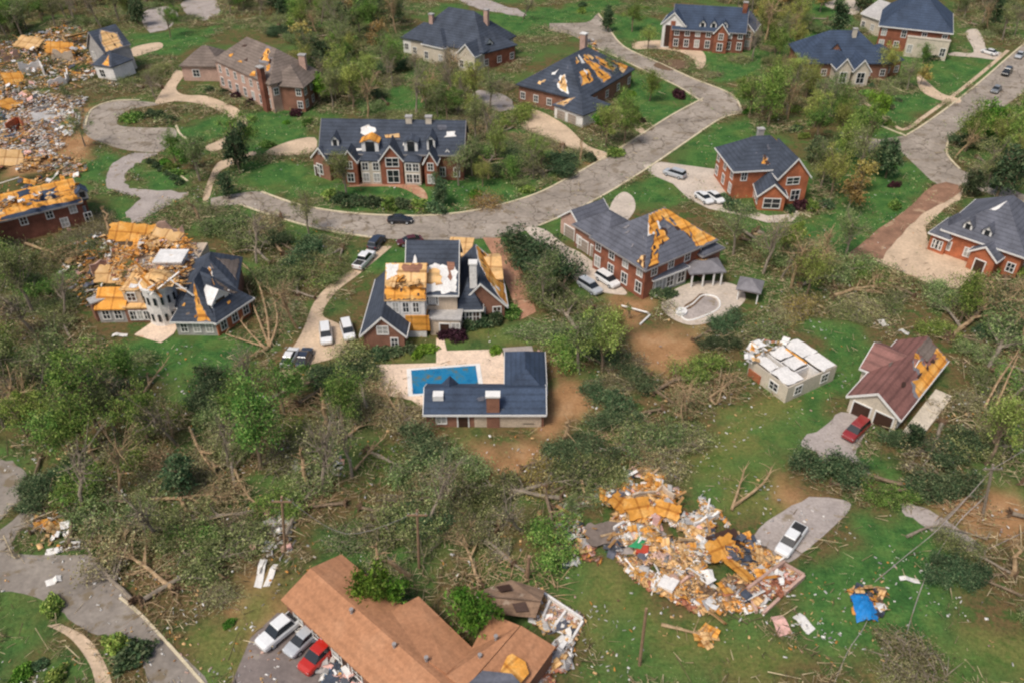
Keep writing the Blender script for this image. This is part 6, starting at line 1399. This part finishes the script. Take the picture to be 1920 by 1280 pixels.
pile([(1085,68),(1118,80),(1120,110),(1095,100)], 1.5, 6, 8, 5, 2, 60, 'behind the torn-shingle house', tanmix)
pile([(1385,665),(1430,640),(1480,640),(1400,690)], .5, 8, 2, 6, 0, 60, 'on the roofless white building', dict(white=5, tan=2, brick=1), 2.9)
pile([(760,480),(800,498),(860,500),(860,470)], .3, 8, 6, 6, 0, 30, 'behind the roof of the stripped white house', tanmix)
pile([(735,505),(790,505),(790,540),(735,540)], .5, 14, 8, 0, 0, 30, 'on the orange attic of the stripped white house', dict(tan=3, orange=3), 8.6)
pile([(1290,1180),(1345,1175),(1340,1215),(1310,1215)], .4, 4, 6, 0, 0, 20, 'on dry grass below the flattened house', dict(orange=3, tan=2))
pile([(520,860),(640,855),(640,890),(540,890)], .3, 6, 0, 14, 0, 60, 'scattered white in the wood above the twin strips', dict(white=5, grey=1))
pile([(470,980),(545,930),(560,1000),(540,1050),(480,1050)], .3, 10, 0, 12, 0, 60, 'scattered round the grey pole', dict(white=5, grey=1))
pile([(60,960),(130,950),(135,1030),(60,1030)], .4, 6, 6, 4, 0, 60, 'on the verge of the lower left road', tanmix)
pile([(1100,1000),(1030,980),(1010,960),(1060,1060),(1130,1060)], .4, 12, 4, 6, 2, 160, 'spilled left of the flattened house', tanmix)
def ruin(pts, hh, m, label, seed, th=.14):
    rr = random.Random(seed); P = [G(*p) for p in pts]; c = P[0]; q = MB(); k0 = 0; L_ = []
    for a, b in zip(P, P[1:]):
        n = max(2, int((b - a).length / .8)); L_ += [a.lerp(b, i / n) for i in range(n)]
    L_.append(P[-1])
    for i, p in enumerate(L_):
        d = (L_[min(i + 1, len(L_) - 1)] - L_[max(0, i - 1)]).normalized(); w = Vector((-d.y, d.x, 0)) * th; z = hh * rr.uniform(.45, 1.05)
        q.v += [tuple(p - c - w), tuple(p - c + w), tuple(p - c + w + Vector((0, 0, z))), tuple(p - c - w + Vector((0, 0, z)))]
        if i: q.f += [tuple(4 * (i - 1) + a for a in (0, 3)) + (4 * i + 3, 4 * i), tuple(4 * (i - 1) + a for a in (2, 1)) + (4 * i + 1, 4 * i + 2), tuple(4 * (i - 1) + a for a in (3, 2)) + (4 * i + 2, 4 * i + 3)]
    q.f += [(0, 1, 2, 3), tuple(4 * (len(L_) - 1) + a for a in (3, 2, 1, 0))]
    o = q.build('ruined_wall', M[m]); o.location = c; tag(o, label, 'wall')
def roof_piece(px, py, z, w, l, m, rz, tilt, label, seed):
    rr = random.Random(seed); pts = [Vector(((u - .5) * w, (v - .5) * l, 0)) for u, v in ragged([(0, 0), (1, 0), (1, 1), (0, 1)], rr, .07, .12)]
    o = MB().ext(pts, (0, 0, .16)).build('roof_piece', M[m]); o.location = G(px, py) + Vector((0, 0, z)); o.rotation_euler = (rad(tilt), rad(tilt * .4), rad(rz)); tag(o, label, 'roof piece')
for i, (pts, hh, m, lb) in enumerate((([(40,140),(78,132),(86,146)], 3.4, 'whitewall', 'jagged white wall corner in the middle of the splintered house'), ([(100,118),(140,116)], 3.8, 'tanwall', 'tan back wall left of the leaning blue remnant'), ([(8,118),(38,112)], 3.2, 'pinkbrick', 'pinkish wall stub at the left end of the splintered house'),
    ([(92,165),(125,158),(130,148)], 2.6, 'whitewall', 'low white wall in front of the splintered house'), ([(60,215),(95,206)], 2.2, 'greywall', 'grey wall stub among the white debris by the cul-de-sac'), ([(15,250),(40,238),(48,246)], 2.6, 'orangebrick', 'orange wall stub at the left edge above the red brick ruin'),
    ([(1185,945),(1240,925),(1262,945)], 1.9, 'tanwall', 'tan wall stub at the top of the flattened house'), ([(1300,990),(1345,970)], 1.5, 'whitewall', 'white wall stub in the middle of the flattened house'), ([(1255,1085),(1275,1098),(1300,1085)], 1.3, 'pinkbrick', 'pinkish wall corner in the lower rubble'), ([(1150,1000),(1170,985)], 1.6, 'whitewall', 'white wall stub on the grey slab'),
    ([(175,520),(205,505),(215,515)], 3.0, 'pinkbrick', 'pinkish wall stub behind the left wing of the turreted mansion'), ([(225,470),(262,452)], 5.0, 'tanwall', 'tall tan wall fragment at the back of the turreted mansion'), ([(300,455),(350,452)], 5.0, 'pinkbrick', 'pink wall fragment behind the orange timber of the turreted mansion'))): ruin(pts, hh, m, lb, i)
for a in ((118,108,2.6,7,5,'osb',20,22,'orange roof slab lying on the splintered house',1), (60,100,2.8,7,5,'osb2',-10,18,'tan roof slab at the back of the splintered house',2), (28,160,1.6,5,5,'osb',40,25,'orange slab at the left side of the splintered house',3), (150,88,3.2,6,4,'osb2',15,-20,'tan roof slab beside the leaning blue remnant',4), (85,225,.8,5,4,'palegrey',30,12,'grey roof slab in the white debris by the cul-de-sac',5),
    (20,205,1.2,5,4,'osb',70,20,'orange slab at the left edge above the white debris',6), (1195,968,1.5,3.4,2.6,'osb',20,18,'bright orange sheathing slab in the upper rubble',7), (1160,955,1.2,2.6,2.2,'osb',60,22,'orange slab left of the bright one in the upper rubble',8), (1250,970,1.3,3,2,'osb',-20,15,'orange slab at the middle of the upper rubble',9), (1350,1040,1.2,4,2.4,'osb',30,20,'orange slab above the dark heap in the rubble',10), (1380,1075,.9,4,1.4,'osb',120,16,'long orange slab beside the low brick walls',11), (1140,1005,.5,5,3,'taupe',10,6,'grey brown roof slab lying on the slab of the flattened house',12),
    (1360,1022,.6,4,2.6,'dooropen',25,10,'black roof slab in the dark heap',13), (262,490,5.6,7,4,'osb',8,24,'orange roof slab on top of the turreted mansion',14), (322,505,5.8,5,4,'osb2',-15,26,'tan roof slab behind the turret',15), (215,545,3.2,4,4,'osb2',10,15,'tan slab over the left wing of the turreted mansion',16), (30,350,6.2,6,4,'osb2',15,24,'tan roof slab on the red brick ruin',17)): roof_piece(*a)
def place_panel(kind, px, py, mk, i, rz, label, sc=(1, 1, 1), tilt=.08):
    p = G(px, py, .15); o = link(NM[kind][0], DM[kind, mk, i]); o.location = p; o.rotation_euler = (tilt, tilt, rad(rz)); o.scale = sc; tag(o, label, NM[kind][1])
place_panel('panel', 489, 1075, 'wboard', 2, 2, 'left one of two long white strips standing out on the grass', (.45, 1.3, 1)); place_panel('panel', 508, 1078, 'wboard', 1, -8, 'right one of two long white strips standing out on the grass', (.45, 1.3, 1))
place_panel('panel', 1300, 1085, 'wboard', 2, 25, 'big clean white panel lying in the lower rubble', (1.5, 1.2, 1)); place_panel('panel', 1335, 1105, 'wboard', 1, 40, 'white panel beside the big clean panel in the rubble', (.9, 1.2, 1)); place_panel('panel', 1465, 1172, 'insul', 1, 12, 'pinkish sheet on the grass just below the low brick walls', (1, 1, 1)); place_panel('panel', 1508, 1168, 'wboard', 1, 30, 'white sheet on the green grass right of the pinkish one', (.8, 1, 1))
place_panel('panel', 100, 1088, 'wboard', 0, -60, 'white scrap lying alone on the lower left road', (.7, .9, 1)); place_panel('panel', 118, 1028, 'wboard', 2, -75, 'long white strip at the edge of the lower left road', (.5, 1.4, 1)); place_panel('sheet', 106, 975, 'osb', 1, 70, 'orange sheet in the brush above the lower left road'); place_panel('panel', 225, 628, 'wboard', 1, 95, 'white strip on the lawn left of the stone patio', (.5, 1, 1))
place_panel('panel', 1655, 605, 'wboard', 0, 20, 'white crumpled sheet on the lawn behind the brown roofed house'); place_panel('panel', 1530, 462, 'wboard', 0, 110, 'white strip on the dark green lawn below the orange brick house', (.4, 1, 1)); place_panel('panel', 1695, 622, 'wboard', 1, 50, 'small white scrap just behind the brown roof', (.5, .7, 1)); place_panel('panel', 1706, 1086, 'wboard', 1, 80, 'white strip beside the long pale cable', (.4, .9, 1))
place_panel('sheet', 712, 1085, 'osb2', 1, 30, 'tan sheet lying on the grass behind the terracotta roof'); place_panel('panel', 120, 215, 'wboard', 2, 30, 'large white slab among the strewn debris near the cul-de-sac', (1.6, 1.3, 1)); place_panel('panel', 535, 975, 'wboard', 2, 10, 'white sheet caught at the foot of the grey pole', (.9, 1.1, 1))
# metal sheets and the blue tarp
place_panel('shingle', 1410, 1045, 'greyroof', 2, 40, 'long crumpled grey sheet beside the white and black pickup', (1.3, 1.8, 1)); place_panel('shingle', 1418, 1085, 'slate', 2, 55, 'blue grey roof piece in front of the low brick walls', (1.4, 1.5, 1), .2)
M['tarp'] = surf('blue_tarp', (.015, .2, .52), .2, 1.5, .5, bump=.5)
rr = random.Random(4); q = MB(); n = 9; tp = G(1619, 1142)
for i in range(n):
    for j in range(n):
        u, v = (i / (n - 1) - .5), (j / (n - 1) - .5); q.v.append((u * 2.3 + rr.uniform(-.06, .06) + v * .3, v * 3.4 + rr.uniform(-.08, .08), .9 * (1 - 2.2 * u * u - 1.6 * v * v) + rr.uniform(-.07, .07) + .1))
q.f = [(i * n + j, i * n + j + 1, (i + 1) * n + j + 1, (i + 1) * n + j) for i in range(n - 1) for j in range(n - 1)]
o = q.build('tarp', M['tarp']); o.location = tp; tag(o, 'bright blue tarp draped over a heap on the green lawn', 'tarp')
M['gtarp'] = surf('green_sheet', (.04, .3, .12), .2, 1.5, .6)
o = MB().ext([Vector((-1.2, -.6, .5)), Vector((.2, -.9, .4)), Vector((.9, .2, .6)), Vector((1.2, 1.3, .5)), Vector((.4, .9, .7)), Vector((-.3, .1, .5))], (0, 0, .05)).build('green_sheet', M['gtarp']); o.location = G(1195, 1025) + Vector((0, 0, .3)); tag(o, 'torn green sheet on the rubble of the flattened house', 'plastic sheet')
M['redcloth'] = surf('red_cloth', (.45, .06, .03), .2, 1.5, .8)
o = MB().ext([Vector((-.8, -.5, .1)), Vector((.6, -.6, .15)), Vector((.8, .4, .3)), Vector((-.5, .6, .2))], (0, 0, .3)).build('red_cloth', M['redcloth']); o.location = G(1203, 1035) + Vector((0, 0, .2)); tag(o, 'crumpled red cloth beside the torn green sheet', 'cloth')
rm, N, L, b = newmat('rubble_mix'); at = N.new('ShaderNodeVertexColor'); at.layer_name = 'tone'; L.new(at.outputs[0], b.inputs['Base Color']); b.inputs['Roughness'].default_value = .85
# litter: pale specks and scraps over the whole area, thickest in the lower half
for (poly, n, cols) in [([(0,640),(1920,640),(1920,1290),(0,1290)], 6000, dict(white=5, tan=2.5, orange=1.2, grey=1, pink=.8, brown=1)), ([(0,250),(1920,250),(1920,640),(0,640)], 2600, dict(white=4, tan=2, grey=1, orange=.6)), ([(0,0),(600,0),(600,400),(0,400)], 500, dict(white=4, tan=2, grey=1))]:
    for _ in range(n):
        p = G(R.uniform(poly[0][0], poly[1][0]), R.uniform(poly[0][1], poly[2][1])); u, v = PX(p.x, p.y)
        if _sx(SIL[:NSIL - 7], u, v): continue
        if float(lattice(np.array(p.x), np.array(p.y), 9, 33)) * .5 + float(lattice(np.array(p.x), np.array(p.y), 3.5, 34)) * .5 < R.uniform(.36, .66): continue
        if p.y > 100 and _sx(HARD, u, v) and R.random() < .5: continue
        rubble(p.x, p.y, .05 if _sx(LAWN + HARD, u, v) else R.uniform(.1, 1.0), cols, .05, .22)
me = np_mesh('rubble', np.array(RUB_V), np.array(RUB_F), rm); ca = me.color_attributes.new('tone', 'FLOAT_COLOR', 'POINT'); ca.data.foreach_set('color', np.array(RUB_C, np.float32).ravel())
tag(link('rubble', me), 'splinters and scraps of wood, plaster and brick strewn everywhere', 'rubble', kind='stuff')

# ------------------------------------------------------------------ undergrowth and twigs over everything that is not paved, mown or built on
def scatter_pts(n, rg, lawn=.13):
    y = rg.uniform(43 ** 1.35, 312 ** 1.35, int(n * .58)) ** (1 / 1.35); x = rg.uniform(-1, 1, len(y)) * (y * .585 + 24); px, py = PX(x + (lattice(x, y, 3, 51) - .5) * 2.6, y + (lattice(x, y, 3, 52) - .5) * 2.6)
    ok = (px > -80) & (px < 2000) & (py > -50) & (py < 1330); x, y, px, py = x[ok], y[ok], px[ok], py[ok]
    no = np.zeros(len(x), bool)
    for p in HARD + SIL: no |= inpoly(px, py, p)
    lw = np.zeros(len(x), bool)
    for p in LAWN + SOIL: lw |= inpoly(px, py, p)
    cl = lattice(x, y, 4.5, 21); keep = (~no | (rg.random(len(x)) < .022)) & (~lw | (rg.random(len(x)) < lawn)) & (rg.random(len(x)) < np.clip((cl - .25) * 2.2, .05, 1))
    return x[keep], y[keep], cl[keep]
um, N, L, b = newmat('undergrowth_leaves'); at = N.new('ShaderNodeVertexColor'); at.layer_name = 'tone'; L.new(at.outputs[0], b.inputs['Base Color']); b.inputs['Roughness'].default_value = .8; b.inputs['Specular IOR Level'].default_value = .15
rg = np.random.default_rng(77); x, y, cl = scatter_pts(2100000, rg); n = len(x)
pal = np.array([(.045, .085, .03), (.08, .135, .045), (.13, .2, .065), (.2, .26, .095), (.17, .2, .085), (.25, .26, .125), (.19, .145, .075), (.31, .29, .16), (.12, .18, .06), (.08, .165, .045)])
col_v = .45 + 1.1 * lattice(x, y, 1.1, 44)
ix = (lattice(x, y, 6.0, 41) * .75 + lattice(x, y, 2.0, 42) * .45 + rg.normal(0, .13, n)) * 8.6
col = pal[np.clip(ix.astype(int), 0, 9)] * (np.exp(rg.normal(-.02, .42, n)) * col_v)[:, None]; col = np.clip(col, 0, .62)
hm = np.clip(lattice(x, y, 2.6, 43) * 2.6 - .75, .1, 1.7)
cen = np.stack([x, y, rg.random(n) ** .8 * 1.15 * hm + .04], 1); Vl, Fl = leafcloud(cen, .06, .17, rg, .15)
ks = np.repeat(np.clip(y / 125, .5, 1.25), 4)[:, None]; Vl = np.repeat(cen, 4, 0) + (Vl - np.repeat(cen, 4, 0)) * ks
me = np_mesh('undergrowth', Vl, Fl, um); ca = me.color_attributes.new('tone', 'FLOAT_COLOR', 'POINT'); ca.data.foreach_set('color', np.repeat(np.concatenate([col, np.ones((n, 1))], 1), 4, 0).astype(np.float32).ravel())
tag(link('undergrowth', me), 'low weeds and torn leaves covering the ground between the trees', 'undergrowth', kind='stuff')
M['twig'] = leafmat('broken_twigs', [(.08, .055, .034), (.2, .14, .085), (.36, .26, .165), (.56, .43, .29)], 0)
x, y, cl = scatter_pts(440000, rg, .04); n = len(x); a = rg.uniform(0, 6.28, n); ln = rg.uniform(.3, 1.5, n); el = rg.normal(0, .22, n); w = rg.uniform(.02, .055, n); big = rg.random(n) < .03; ln = np.where(big, ln * 2.2 + .8, ln); w = np.where(big, w * 1.4, w); el = np.where(big, el * .45, el)
c0 = np.stack([x, y, rg.random(n) * .9 * cl + .06 + big * .45], 1); d = np.stack([np.cos(a) * ln, np.sin(a) * ln, el * ln], 1); s_ = np.stack([-np.sin(a) * w, np.cos(a) * w, np.zeros(n)], 1); up_ = np.stack([np.zeros(n), np.zeros(n), w], 1)
Vt = np.stack([c0 - d / 2 - s_, c0 - d / 2 + s_, c0 - d / 2 + up_ * 1.6, c0 + d / 2 - s_ * .5, c0 + d / 2 + s_ * .5, c0 + d / 2 + up_ * .8], 1).reshape(-1, 3); k = np.arange(n)[:, None] * 6
Ft = np.concatenate([k + np.array([[0, 1, 4, 3]]), k + np.array([[1, 2, 5, 4]]), k + np.array([[2, 0, 3, 5]])])
tag(link('twig_litter', np_mesh('twig_litter', Vt, Ft, M['twig'])), 'broken twigs strewn over the ground', 'twigs', kind='stuff')
